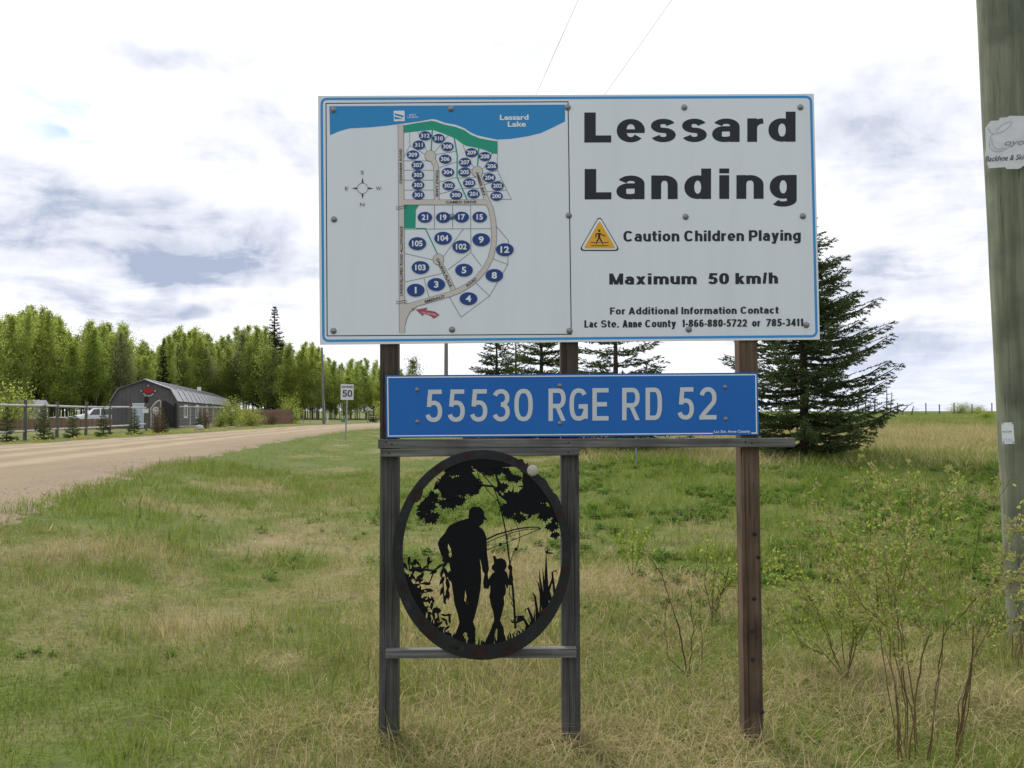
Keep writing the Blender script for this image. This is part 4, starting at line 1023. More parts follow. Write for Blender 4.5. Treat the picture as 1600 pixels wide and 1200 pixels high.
poletext(tag_, 'PPA PL7NW', (1566.5, 676), (1581, 675.6), 2.4, dg_, .003, .0, 0); poletext(tag_, 'IF YOU SEE A HAZARD', (1566.8, 687.2), (1582, 686.8), 1.4, gm_, .003, 0, 0); poletext(tag_, 'CALL THE NUMBER', (1566.8, 690.2), (1582.5, 689.8), 1.4, gm_, .003, 0, 0)
for c in ((1566, 662), (1582, 661.5), (1568, 692), (1584, 691)):
    MB().lathe(at(*c, PY-.204)-Vector(tag_.location), ((.004, .001), (.004, -.002)), 6, 'Y').build('nail', M['crack'], tag_)

# ------------------------------------------------------------------ plants
def quads(C, A, B):
    """leaf quads: centres C, half axes A, B"""
    n = len(C); V = np.empty((n, 4, 3)); V[:, 0] = C-A-B*.35; V[:, 1] = C-A*.2+B*-1; V[:, 2] = C+A; V[:, 3] = C-A*.2+B
    V[:, 0] = C-A; V[:, 1] = C-B; V[:, 2] = C+A; V[:, 3] = C+B
    return V.reshape(-1, 3), np.arange(n*4).reshape(-1, 4)
def rdir(n, g):
    v = g.normal(size=(n, 3)); return v/np.linalg.norm(v, axis=1)[:, None]
def leaves(C, size, g, flat=0.0):
    n = len(C); a = rdir(n, g); a[:, 2] *= (1-flat); a /= np.linalg.norm(a, axis=1)[:, None]
    b = np.cross(a, rdir(n, g)); b /= np.linalg.norm(b, axis=1)[:, None]
    s_ = size*g.uniform(.6, 1.3, n)[:, None]
    return quads(C, a*s_, b*s_*.6)
def aspen(seed, h, spread, nl, size, low=.22, nb=60, m='aspen', trunkr=.09, bushy=False):
    g = np.random.default_rng(seed); mb = MB()
    lean = g.normal(size=2)*.025*h
    tp = lambda t: np.array([lean[0]*t*t+.02*h*math.sin(t*5+seed)*.3, lean[1]*t*t, h*t])
    if not bushy: mb.tube([tp(t) for t in np.linspace(0, .97, 9)], [trunkr*(1-.85*t) for t in np.linspace(0, 1, 9)], 6)
    C = []
    for i in range(nb):
        t = low+(1-low)*((i+g.random())/nb)**.9; az = g.uniform(0, 2*math.pi); rel = (t-low)/(1-low)
        L = spread*1.15*(.3+.7*math.sin(math.pi*min(1, rel*.62+.22)))*g.uniform(.45, 1.15)*(1-.62*rel**2.5)
        el = R(g.uniform(20, 55)+20*rel); d = np.array([math.cos(az)*math.cos(el), math.sin(az)*math.cos(el), math.sin(el)])
        s0 = tp(t) if not bushy else tp(t*.3)*np.array([1, 1, .6]); e0 = s0+d*L+np.array([0, 0, .1*L])
        if bushy: e0 = np.array([math.cos(az)*spread*g.uniform(.2, 1)*math.sin(math.acos(rel*.9)), math.sin(az)*spread*g.uniform(.2, 1)*math.sin(math.acos(rel*.9)), h*(.12+.88*rel)*g.uniform(.8, 1.05)])
        mid = (s0+e0)/2+g.normal(size=3)*.06*L
        mb.tube([s0, mid, e0], [trunkr*.32*(1-.6*rel), trunkr*.2, trunkr*.07], 3, False)
        k_ = int(nl/nb*g.uniform(.4, 1.6)*(1.15-.75*rel if not bushy else 1)); u = g.random(k_)**.55
        q = s0+(e0-s0)*u[:, None]; k_ = len(u); sp_ = (.07+.14*u)*L*g.uniform(.6, 1.2)+.05 if not bushy else .16*spread
        C.append(q + g.normal(size=(k_, 3))*np.reshape(sp_, (-1, 1) if np.ndim(sp_) else (1, 1)))
    C = np.concatenate(C); C[:, 2] = np.maximum(C[:, 2], .05)
    V, Q = leaves(C, size, g)
    return mb.mesh('trunk', M['bark']), fast('crown', V, Q, M[m])
def spruce(seed, h, rb, m='spruce', whorl=.26, per=7, tw=.34, nsize=.05, ndens=1.0, z0=.25, gap=.85, crownshape=.85, sat=1.0):
    g = np.random.default_rng(seed); mb = MB(); C = []; A = []
    mb.tube([(0, 0, -.1), (0, 0, h*.5), (0, 0, h*.99)], [.018*h, .011*h, .002*h], 8)
    z = z0
    while z < h*.985:
        rel = z/h; n = max(3, int(per*(1-.35*rel)+g.integers(-1, 2)))
        a0 = g.uniform(0, 6.28)
        for i in range(n):
            az = a0+6.283*i/n+g.normal()*.25; L = rb*min(1, (1-rel)/sat)**crownshape*g.uniform(.68, 1.03)+.05
            if g.random() > gap: L *= .6
            sl = .06+.50*rel; droop = -.30*(1-rel)
            o = np.array([math.cos(az), math.sin(az), 0]); sd_ = np.array([-math.sin(az), math.cos(az), 0])
            zz = z+g.normal()*.05
            bp = lambda u: np.array([0, 0, zz])+o*L*u+np.array([0, 0, L*(droop*u*(1-u)*1.6+sl*u*.55+.10*u**3)])
            ks = np.linspace(0, 1, 5); mb.tube([bp(u) for u in ks], [.012*L+.004]*2+[.008*L+.003]*2+[.002], 3, False)
            step = tw*.30; nt_ = max(3, int(L/step))
            segs = [(bp(.25), bp(1.0))]
            for j in range(nt_):
                u = .12+.88*(j+.5*g.random())/nt_
                for s_ in (-1, 1):
                    tl = min(L*.5, tw*1.5)*(1.05-u*.75)*g.uniform(.6, 1.15)*min(1, .35+2*u)
                    d = o*g.uniform(.55, .95)+sd_*s_*g.uniform(.6, 1.0)+np.array([0, 0, -.12+.25*rel+g.normal()*.14]); d /= np.linalg.norm(d)
                    p = bp(u); segs.append((p, p+d*tl))
                    if tl > tw*.55:
                        for q_ in (.35, .7):
                            d2 = d+sd_*s_*g.normal()*.8+o*g.normal()*.6+np.array([0, 0, g.normal()*.2]); d2 /= np.linalg.norm(d2); pp = p+d*tl*q_
                            segs.append((pp, pp+d2*tl*.42))
            for p, q in segs:
                d = q-p; ln = np.linalg.norm(d); k_ = max(2, int(ln/nsize*2.1*ndens)); u = g.random(k_)
                dd_ = d/ln + rdir(k_, g)*.75; dd_ /= np.linalg.norm(dd_, axis=1)[:, None]
                C.append(p+d*u[:, None]+dd_*nsize*.35); A.append(dd_*nsize*g.uniform(.6, 1.15, k_)[:, None])
        z += whorl*g.uniform(.75, 1.25)*(1-.35*rel)
    C = np.concatenate(C); A = np.concatenate(A)
    B = np.cross(A, rdir(len(A), g)); B /= np.linalg.norm(B, axis=1)[:, None]; B *= nsize*.20
    V, Q = quads(C, A, B)
    return mb.mesh('trunk', M['dbark'], True), fast('crown', V, Q, M[m])
def tree(name, label, cat, meshes, loc, rz=0.0, sc=1.0, group=None):
    t = thing(name, label, cat, loc, group, rz); t.scale = (sc,)*3 if isinstance(sc, (int, float)) else sc
    obj('trunk', meshes[0], t); obj('crown', meshes[1], t); return t

# big spruce right of the board
d = onground(1256, 19.5)
tree('spruce_tree', 'large dark green spruce with wide drooping boughs standing right behind the map board', 'spruce tree', spruce(3, 6.5, 2.12, per=8, whorl=.26, tw=.34, nsize=.055, ndens=1.6, gap=.9, crownshape=1.3, sat=.60, z0=.3), d, 0.4)
# spruces seen between the board and the blue sign
sm = spruce(11, 5.0, 1.7, per=8, whorl=.24, tw=.34, nsize=.075, ndens=1.2); sm2 = spruce(12, 5.0, 2.3, per=7, whorl=.36, tw=.4, nsize=.075, ndens=1.2, gap=.85)
G1 = 'spruces seen between the map board and the blue sign'
tree('spruce_tree', 'leftmost of the spruces showing between the map board and the blue sign', 'spruce tree', sm, onground(776, 26.5), 0, (.95, .95, .84), G1)
tree('spruce_tree', 'lighter green spruce top right of the leftmost one above the blue sign', 'spruce tree', spruce(13, 5.0, 1.3, m='sprucel', nsize=.075, per=7, ndens=1.1), onground(806, 30), 1, (.95, .95, .85), G1)
tree('spruce_tree', 'dense dark spruce just left of the middle post above the blue sign', 'spruce tree', sm, onground(846, 24), 2, (1.15, 1.15, .86), G1)
tree('spruce_tree', 'spruce with wide layered boughs right of the middle post above the blue sign', 'spruce tree', sm2, onground(962, 22.5), 0, (1.2, 1.2, .90), G1)
tree('aspen_tree', 'small round-topped leafy tree showing just right of the left post under the board', 'tree', aspen(77, 8.5, 2.0, 2600, .12, low=.3, m='aspeng'), onground(645, 95), 0, .84)

# the wood on the left
AV = [aspen(101+i, h, s_, 8000, .092, low=lw, nb=64, m=mm, trunkr=.085) for i, (h, s_, lw, mm) in enumerate(((12, 2.3, .14, 'aspen'), (12, 2.0, .2, 'aspen'), (11.5, 2.5, .12, 'aspen'), (12.5, 1.8, .25, 'aspen'), (12, 2.2, .1, 'aspeny'), (11, 2.1, .25, 'aspeng')))]
TOP = [(0, 505), (25, 497), (60, 490), (90, 508), (112, 540), (130, 512), (150, 510), (170, 520), (185, 505), (205, 560), (225, 545), (250, 545), (285, 512), (320, 528), (345, 545), (370, 522), (400, 515), (430, 530), (455, 545), (480, 545), (510, 562), (530, 575), (560, 570), (585, 568), (610, 575)]
tx = [a for a, b in TOP]; ty = [b for a, b in TOP]
def wood_depth(px): return np.interp(px, [-200, 0, 200, 350, 450, 620], [88, 92, 108, 138, 128, 125])
src = bpy.data.collections.new('wood_sources')
g = np.random.default_rng(5)
front = []
LM = [(0, 'at the far left edge'), (35, 'above the small grey shed'), (72, 'between the shed and the white car'), (105, 'left of the white car'), (150, 'straight above the white car'), (188, 'behind the left eave of the grey barn'), (230, 'behind the emblem gable of the barn'), (262, 'behind the front of the barn roof'),
      (292, 'behind the middle of the barn roof'), (322, 'behind the back half of the barn roof'), (352, 'behind the far end of the barn roof'), (385, 'above the tall green bushes by the barn'), (415, 'left of the tall dark spruce top'), (443, 'right of the tall dark spruce top'), (470, 'above the yellow-green bush'),
      (496, 'just left of the far utility pole'), (522, 'behind the speed limit sign, to its left'), (548, 'behind the speed limit sign, to its right'), (572, 'above the diamond-shaped sign'), (596, 'beside the left post of the map board')]
KT = {0: 'full bright green aspen', 1: 'slim green aspen', 2: 'broad green aspen', 3: 'narrow tall green aspen', 4: 'yellow-green aspen', 5: 'sparse greyish budding aspen'}
order = [2, 0, 4, 1, 3, 5, 2, 0, 1, 5, 4, 0, 2, 1, 4, 0, 3, 4, 2, 4]
for (px, where), v in zip(LM, order):
    Y = float(wood_depth(px))*1.0; b = onground(px, Y); top = np.interp(px, tx, ty)+g.uniform(-8, 26)
    hh = (EYE+(642-top)/F*Y)-b.z; vh = (12, 12, 11.5, 12.5, 12, 11)[v]
    tree('aspen_tree', KT[v]+' '+where, 'aspen tree', AV[v], b, g.uniform(0, 6.28), (g.uniform(.8, 1.25), g.uniform(.8, 1.25), hh/vh), 'trees along the front of the wood')
    if v == 5: pass
PT_ = []
for px in np.arange(-260, 640, 7.5):
    for r_ in range(5):
        Y = float(wood_depth(px))+2.5+r_*5+g.uniform(-2, 2); x = (px+g.uniform(-6, 6)-800)/F*Y
        top = np.interp(px, tx, ty)+float(g.choice([0, 8, 24, 44]))+g.uniform(-8, 8)-(r_*2)
        if px > 520: top += 4
        hh = (EYE+(642-top)/F*Y)-.3
        if r_ > 1 and g.random() < .4: continue
        PT_.append((x, Y, gz(x, Y), hh/12, g.uniform(0, 6.28), int(g.choice([0, 1, 2, 3, 4, 5], p=[.24, .2, .2, .14, .12, .10])), 0.0))
# spruces standing out of the wood
dsp = spruce(21, 12, 2.2, m='dspruce', per=6, whorl=.42, tw=.45, nsize=.16, ndens=.85, gap=.75)
b = onground(428, 136); tree('spruce_tree', 'tall nearly black spruce rising above the wood', 'spruce tree', dsp, b, 0, (1.9, 1.9, (EYE+(642-477)/F*136-b.z)/12))
b = onground(255, 112); tree('spruce_tree', 'dark pointed spruce top among the aspens behind the front of the barn', 'spruce tree', dsp, b, 2, (.8, .8, (EYE+(642-527)/F*112-b.z)/12))
b = onground(583, 96); tree('spruce_tree', 'low dark spruce beside the diamond sign next to the left post', 'spruce tree', spruce(22, 2.4, .8, m='dspruce', nsize=.10, per=6, whorl=.25), b, 0, .85)

def gn_instances(name, pts, meshes, label=None, cat=None, kind='stuff', group=None):
    """pts rows: x, y, z, scale, rotz, index, dry ; scale may be (sx) ; tilt optional"""
    pts = np.asarray(pts, dtype=np.float32)
    me = bpy.data.meshes.new(name); me.vertices.add(len(pts)); me.vertices.foreach_set('co', pts[:, :3].ravel())
    for nm, cidx in (('scl', 3), ('rz', 4), ('dry', 6)):
        a = me.attributes.new(nm, 'FLOAT', 'POINT'); a.data.foreach_set('value', np.ascontiguousarray(pts[:, cidx]))
    a = me.attributes.new('idx', 'INT', 'POINT'); a.data.foreach_set('value', pts[:, 5].astype(np.int32))
    col = bpy.data.collections.new(name+'_source')
    for i, m_ in enumerate(meshes):
        o = bpy.data.objects.new('source_%02d' % i, m_); col.objects.link(o)
    ng = bpy.data.node_groups.new(name, 'GeometryNodeTree')
    ng.interface.new_socket('Geometry', in_out='INPUT', socket_type='NodeSocketGeometry'); ng.interface.new_socket('Geometry', in_out='OUTPUT', socket_type='NodeSocketGeometry')
    N_ = ng.nodes.new; L_ = ng.links.new
    gi = N_('NodeGroupInput'); go = N_('NodeGroupOutput'); ci = N_('GeometryNodeCollectionInfo'); ci.inputs[0].default_value = col
    ci.inputs['Separate Children'].default_value = True; ci.inputs['Reset Children'].default_value = True
    ip = N_('GeometryNodeInstanceOnPoints'); ip.inputs['Pick Instance'].default_value = True
    def na(nm, t='FLOAT'):
        n = N_('GeometryNodeInputNamedAttribute'); n.data_type = t; n.inputs[0].default_value = nm; return n.outputs[0]
    cx = N_('ShaderNodeCombineXYZ'); L_(na('rz'), cx.inputs[2])
    L_(gi.outputs[0], ip.inputs['Points']); L_(ci.outputs[0], ip.inputs['Instance']); L_(na('idx', 'INT'), ip.inputs['Instance Index'])
    L_(cx.outputs[0], ip.inputs['Rotation'])
    cs = N_('ShaderNodeCombineXYZ'); s_ = na('scl')
    for i in range(3): L_(s_, cs.inputs[i])
    L_(cs.outputs[0], ip.inputs['Scale']); L_(ip.outputs[0], go.inputs[0])
    o = obj(name, me, kind=kind, label=label, cat=cat, group=group); md = o.modifiers.new('instances', 'NODES'); md.node_group = ng
    return o
def joined(name, mt, mc):
    """trunk and crown as one mesh with two materials"""
    import bmesh
    bm = bmesh.new(); bm.from_mesh(mt); n0 = len(bm.faces); bm.from_mesh(mc)
    bm.faces.ensure_lookup_table()
    for i, f in enumerate(bm.faces): f.material_index = 0 if i < n0 else 1
    me = bpy.data.meshes.new(name); bm.to_mesh(me); bm.free(); me.materials.append(mt.materials[0]); me.materials.append(mc.materials[0]); return me
gn_instances('aspen_wood', PT_, [joined('wood_%d' % i, *a) for i, a in enumerate(AV)], 'deep mass of spring green aspens filling the wood behind the barn', 'wood')

# saplings along the ranch fence
sap = [spruce(31+i, 2.0, .62, m='sprucel', per=7, whorl=.14, tw=.2, nsize=.055, ndens=.8, z0=.08) for i in range(3)]
SL = [(12, 36.5, 1.55, 'young spruce at the far left end of the ranch fence'), (70, 38.5, 1.65, 'young spruce right of the small shed, in front of the ranch fence'), (115, 41, 1.5, 'young spruce in front of the hood of the white car'), (163, 43.5, 1.45, 'young spruce in front of the rear of the white car'),
      (211, 47.5, 1.5, 'young spruce in front of the white barn door'), (253, 51.5, 1.6, 'young spruce in front of the gate arch'), (313, 60, 1.3, 'small brownish spruce beside the barn windows')]
for i, (px, Y, h_, lb) in enumerate(SL):
    tree('young_spruce', lb, 'young spruce', sap[i % 3], onground(px, Y), i*1.3, (h_/2*1.1, h_/2*1.1, h_/2), 'young spruces planted along the fence')
bush = aspen(201, 2.6, 1.6, 2600, .055, low=.02, nb=70, m='aspeny', trunkr=.05, bushy=True)
bush2 = aspen(202, 2.6, 1.5, 2000, .05, low=.02, nb=60, m='twigred', trunkr=.05, bushy=True)
GB = 'bushes by the barn and plank fence'
for px, Y, sx, h_, ms, lb in ((362, 70, 1.0, 2.7, bush, 'tall light green bush at the far corner of the barn'), (392, 73, 1.1, 1.9, bush, 'lower light green bush before the left end of the plank fence'), (455, 88, 1.15, 3.2, bush, 'round yellow-green bush behind the end of the plank fence'),
                              (345, 70, .7, 1.5, bush, 'small green bush against the barn side wall'), (425, 80, .8, 1.45, bush2, 'reddish brown shrub in front of the plank fence'), (322, 63, .45, 2.0, bush2, 'thin reddish sapling beside the barn windows'), (246, 50.5, .4, 1.9, bush2, 'thin reddish bare shrub by the gate arch'),
                              (20, 60, 1.5, 3.6, bush, 'large light green bush behind the shed at the far left'), (600, 112, 1.6, 3.0, bush, 'low bright green bush beside the left post')):
    tree('leafy_bush', lb, 'bush', ms, onground(px, Y), px, (sx, sx, h_/2.6), GB)
# far bushes and dead trees on the crest
for px, w_, h_, lb in ((1500, 5.5, 1.0, 'low dark green bush on the horizon left of the utility pole'), (1526, 2.6, .8, 'small green bush on the horizon touching the utility pole'), (1538, 1.2, .5, 'tiny green bush in the field beside the utility pole')):
    Y = 84 if px < 1530 else 58
    tree('field_bush', lb, 'bush', bush, onground(px, Y), px, (w_/3.2, 1, h_/2.6*1.3))
def deadtree(seed, h, nb):
    g_ = np.random.default_rng(seed); mb = MB(); ln = g_.normal()*.12*h
    f_ = lambda t: np.array([ln*t*t, 0, h*t]); mb.tube([f_(t) for t in (0, .35, .7, 1)], [.07, .055, .035, .012], 5)
    for i in range(nb):
        t = g_.uniform(.25, .95); az = g_.uniform(0, 6.28); L = h*.28*(1.1-t)*g_.uniform(.5, 1.3); p = f_(t); e_ = p+np.array([math.cos(az)*L, math.sin(az)*L, L*g_.uniform(-.1, .9)])
        mb.tube([p, (p+e_)/2+g_.normal(size=3)*.05, e_], [.03, .02, .008], 3, False)
    return mb.mesh('dead_tree', M['dead'])
dt = [deadtree(i, 3.2, 12) for i in range(4)]
for i, (px, py, Y, lb) in enumerate(((1385, 595, 70, 'tallest bare dead tree on the crest, right of the big spruce'), (1391, 612, 70, 'leaning bare dead tree just right of the tallest dead one'), (1352, 607, 68, 'bare dead sapling close to the tips of the big spruce'), (1408, 628, 75, 'low bare dead shrub on the crest, rightmost of the bare ones'), (1366, 622, 72, 'short bare dead sapling between taller dead trees'), (1424, 634, 75, 'dead brush pile at the crest left of the fence posts'))):
    b = onground(px, Y); h_ = EYE+(642-py)/F*Y-b.z
    o = obj('dead_tree', dt[i % 4], None, b, label=lb, cat='dead tree', group='bare dead trees on the crest'); o.scale = (1, 1, h_/3.2) if i < 3 else (1.5, 1, h_/3.2)

# crest fence
cf = thing('field_fence', 'row of dark fence posts with wire along the crest of the field', 'fence', onground(1460, 80))
cfo = Vector(cf.location); tops = []
for px in (1310, 1340, 1402, 1446, 1467, 1490, 1518, 1549, 1590, 1640):
    p = onground(px, 80); a = p-cfo; MB().tube([a+Vector((0, 0, -.2)), a+Vector((.01, 0, 1.05+random.uniform(-.1, .15)))], .055, 6).build('post', M['fpost'], cf); tops.append(a)
for hh in (.9, .6, .3):
    MB().tube([a+Vector((0, -.05, hh)) for a in tops], .006, 3).build('wire', M['wire'], cf)

# willow in the right foreground
ZW = lambda u, v: (1180+u/2.727, 700+v/2.727)
def shrub(name, label, base, stems, depth, twigs, m_stem, leafn, catn, seed, tl=.16, rad=.0037, leafs='willow', droop=0.0, lsize=.011):
    g_ = np.random.default_rng(seed); root = thing(name, label, 'shrub', base); o = Vector(root.location); mb = MB(); C = []; K = []; KA = []
    tips = []
    for k_, st in enumerate(stems):
        Yd = depth+g_.uniform(-.25, .25); P_ = [at(*ZW(*p), Yd+.05*i*g_.normal())-o for i, p in enumerate(st)]
        n = len(P_); r0 = rad*g_.uniform(.75, 1.1)
        # resample with small wiggle
        Q_ = []
        for i in range(n-1):
            for t in np.linspace(0, 1, 5)[:-1]: Q_.append(P_[i].lerp(P_[i+1], t)+Vector(g_.normal(size=3)*.004))
        Q_.append(P_[-1]); rr_ = [r0*(1-.78*i/(len(Q_)-1)) for i in range(len(Q_))]; mb.tube(Q_, rr_, 5, False)
        for j in range(twigs):
            i = int(g_.uniform(.35, 1)*(len(Q_)-2)); p = Q_[i]; ax = (Q_[i+1]-p).normalized()
            d_ = (ax+Vector(g_.normal(size=3)*.62)+Vector((0, 0, .25))).normalized(); L = tl*g_.uniform(.5, 1.6)
            e_ = p+d_*L+Vector((0, 0, .03)); mid = (p+e_)/2+Vector(g_.normal(size=3)*.01); mb.tube([p, mid, e_], [rr_[i]*.5, rr_[i]*.35, .001], 3, False)
            for q in range(leafn):
                t = g_.random(); c_ = p.lerp(e_, t)+Vector(g_.normal(size=3)*.012); C.append(c_)
            for q in range(catn):
                t = g_.uniform(.3, 1); K.append(p.lerp(e_, t)); KA.append((d_+Vector(g_.normal(size=3)*.9)).normalized())
    mb.build('stems', m_stem, root)
    if C:
        C = np.array([tuple(c_) for c_ in C]); V, Q = leaves(C, lsize, g_); obj('leaves', fast('leaves', V, Q, M[leafs]), root, kind='stuff')
    if K:
        cc = []; 
        mm = []
        CA = []; CC = []
        for p, a in zip(K, KA):
            a = np.array(a); p = np.array(p); L = g_.uniform(.025, .042)
            for i in range(15):
                t = g_.random(); r_ = rdir(1, g_)[0]; CC.append(p+a*L*t+r_*.006); CA.append((r_+a*.5)*.009)
        CC = np.array(CC); CA = np.array(CA); B = np.cross(CA, rdir(len(CA), g_)); B = B/np.linalg.norm(B, axis=1)[:, None]*.0034
        V, Q = quads(CC, CA, B); obj('catkins', fast('catkins', V, Q, M['catkin']), root, kind='stuff')
    return root
def bp_(px, Y): p = onground(px, Y); return p
W1 = [[(600,1330),(590,1180),(545,870),(515,560),(490,400),(490,200),(430,60)],[(625,1330),(615,1180),(570,800),(530,640),(380,480),(240,180)],[(640,1330),(645,1180),(620,800),(595,640),(545,450),(555,200),(560,60)],[(640,1330),(640,1100),(605,800),(595,640),(690,380),(810,230),(970,95)],
      [(730,1330),(760,1180),(780,930),(815,780),(925,660),(1030,560),(1080,440),(1130,300)],[(620,1330),(600,1000),(530,790),(440,640),(345,440),(250,340),(180,280)],[(740,1330),(765,1100),(810,740),(785,500),(820,330),(850,220)],[(680,1330),(680,1180),(600,900),(570,600),(560,350),(620,110)],
      [(660,1330),(690,1000),(740,800),(700,620),(640,480),(640,270)],[(620,1330),(600,1050),(560,760),(420,640),(300,500),(180,420)],[(700,1330),(650,900),(600,640),(640,440),(660,300),(660,140)]]
shrub('willow_shrub', 'tall sparse willow with brown stems and fuzzy catkins in the right foreground', onground(1412, 3.85), W1, 3.85, 15, M['gstem'], 8, 3, 41, tl=.14, lsize=.011)
W2 = [[(850,1330),(880,1180),(925,900),(930,760),(925,520),(960,350),(1050,190),(1150,80)],[(860,1330),(930,840),(1010,590),(1080,400),(1160,280)],[(870,1330),(920,920),(1000,800),(1120,740),(1200,700)],[(870,1330),(930,900),(1060,640),(1180,480)],[(850,1330),(870,1100),(960,820),(830,810)]]
shrub('willow_shrub', 'leaning willow stems with catkins in front of the foot of the right utility pole', onground(1500, 3.9), W2, 3.9, 9, M['gstem'], 3, 3, 43, tl=.11)
W3 = [[(390,985),(400,880),(430,800),(430,700),(330,440)],[(385,985),(340,900),(290,720),(180,620),(60,550),(30,530)],[(385,985),(370,800),(350,640),(330,400),(320,290)],[(395,985),(430,850),(510,700),(560,500)],[(380,985),(300,880),(200,840),(80,620)],[(388,985),(420,820),(400,600),(380,350)],[(388,985),(300,800),(240,640),(130,440)]]
shrub('willow_shrub', 'low bushy willow with yellow-green new leaves behind the tall willow', onground(1322, 5.1), W3, 5.1, 24, M['gstem'], 10, 1, 47, tl=.2, rad=.0045, lsize=.013)
W5 = [[(1090,900),(1110,700),(1130,560),(1120,400)],[(1120,950),(1130,800),(1160,600),(1180,480)],[(1110,900),(1140,750),(1090,600)],[(1130,900),(1150,700),(1150,500),(1170,330)]]
shrub('willow_shrub', 'catkin-covered willow branches against the lower right utility pole', onground(1590, 4.9), W5, 4.9, 7, M['gstem'], 3, 2, 48, tl=.12)
Z8 = lambda u, v: ((880+u/2.668)*1.0, 690+v/2.668)
def zw_from8(pts): return [(((Z8(*p)[0]-1180)*2.727), (Z8(*p)[1]-700)*2.727) for p in pts]
shrub('rose_bush', 'bare reddish rose canes with dark hips between the middle and right posts', onground(1075, 5.2), [zw_from8(s_) for s_ in ([(520,980),(490,830),(470,740),(410,560),(360,480),(305,448)], [(525,975),(535,880),(540,750),(520,600)], [(520,980),(440,900),(425,800),(430,640)], [(530,980),(580,920),(560,560)])], 5.2, 7, M['rstem'], 2, 0, 49, tl=.1, rad=.005)
shrub('rose_bush', 'thin red canes with small green leaves just left of the right post', onground(1117, 6.4), [zw_from8(s_) for s_ in ([(625,750),(640,650),(700,590),(720,560)], [(625,750),(660,640),(690,520),(690,480)], [(620,750),(625,620),(640,480)], [(630,750),(590,600),(600,440),(600,380)])], 6.4, 14, M['rstem'], 7, 0, 50, tl=.15, rad=.006, lsize=.014)
shrub('rose_bush', 'small leafy shrub with pale green leaves just right of the middle post', onground(985, 7.4), [zw_from8(s_) for s_ in ([(290,560),(290,440),(295,350)], [(285,560),(250,440),(215,400)], [(290,560),(320,470),(330,390)])], 7.4, 14, M['rstem'], 8, 0, 51, tl=.12, rad=.004, lsize=.016)

# ------------------------------------------------------------------ grass
def tuft(seed, n, h, r, w, lean, bend, tri=False):
    g_ = np.random.default_rng(seed); V = []; Fq = []
    for i in range(n):
        a = g_.uniform(0, 6.28); rr_ = r*math.sqrt(g_.random()); b0 = np.array([rr_*math.cos(a), rr_*math.sin(a), -.01]); hh = h*g_.uniform(.45, 1.15)
        la = g_.uniform(0, 6.28); ln = lean*g_.uniform(.2, 1.3); dv = np.array([math.cos(la), math.sin(la), 0]); sv = np.array([-math.sin(la+g_.normal()*.8), math.cos(la), 0])*w*g_.uniform(.6, 1.3)
        p1 = b0+np.array([0, 0, hh*.5])+dv*hh*ln*.35; p2 = b0+np.array([0, 0, hh*(1-bend*g_.random())])+dv*hh*ln
        k_ = len(V)
        if tri: V += [b0-sv, b0+sv, p2]; Fq += [(k_, k_+1, k_+2)]
        else: V += [b0-sv, b0+sv, p1+sv*.8, p1-sv*.8, p2]; Fq += [(k_, k_+1, k_+2), (k_, k_+2, k_+3), (k_+3, k_+2, k_+4)]
    return np.array(V), np.array(Fq)
TU = [tuft(1, 17, .060, .12, .0019, .9, .5), tuft(2, 15, .085, .11, .0019, .7, .35), tuft(3, 18, .040, .14, .0022, 1.4, .75),
      tuft(4, 15, .15, .12, .0018, .6, .3), tuft(5, 12, .22, .10, .0018, .5, .25),
      tuft(6, 18, .14, .15, .0016, 1.8, .93), tuft(7, 17, .19, .16, .0016, 1.9, .95),
      tuft(8, 14, .12, .22, .0065, .9, .45, True), tuft(9, 13, .24, .28, .0085, .6, .35, True), tuft(10, 13, .085, .30, .010, 1.2, .6, True)]
def scatter(n, ymin, ymax, p=1.0):
    """points inside the view wedge (a little wider), denser near"""
    y = ymin*(ymax/ymin)**(rng.random(n)**p); y = np.where(rng.random(n) < .0, y, y)
    x = rng.uniform(-1, 1, n)*(.74*y+1.2); return x, y
rows = []
def put(x, y, idx, scl, dry): rows.append(np.stack([x, y, np.where((x < road_n(y)+.25) & (x > road_f(y)), np.maximum(HT(x, y), .395), HT(x, y))-.004, scl, rng.uniform(0, 6.28, len(x)), idx, dry], 1))
def keep_off_road(x, y, m_=.1):
    xn = road_n(y)+.25; xf = road_f(y); return (x > xn - .12 - .45*rng.random(len(x))**2.5) | ((x < xf-.1) & (x > xf-8))
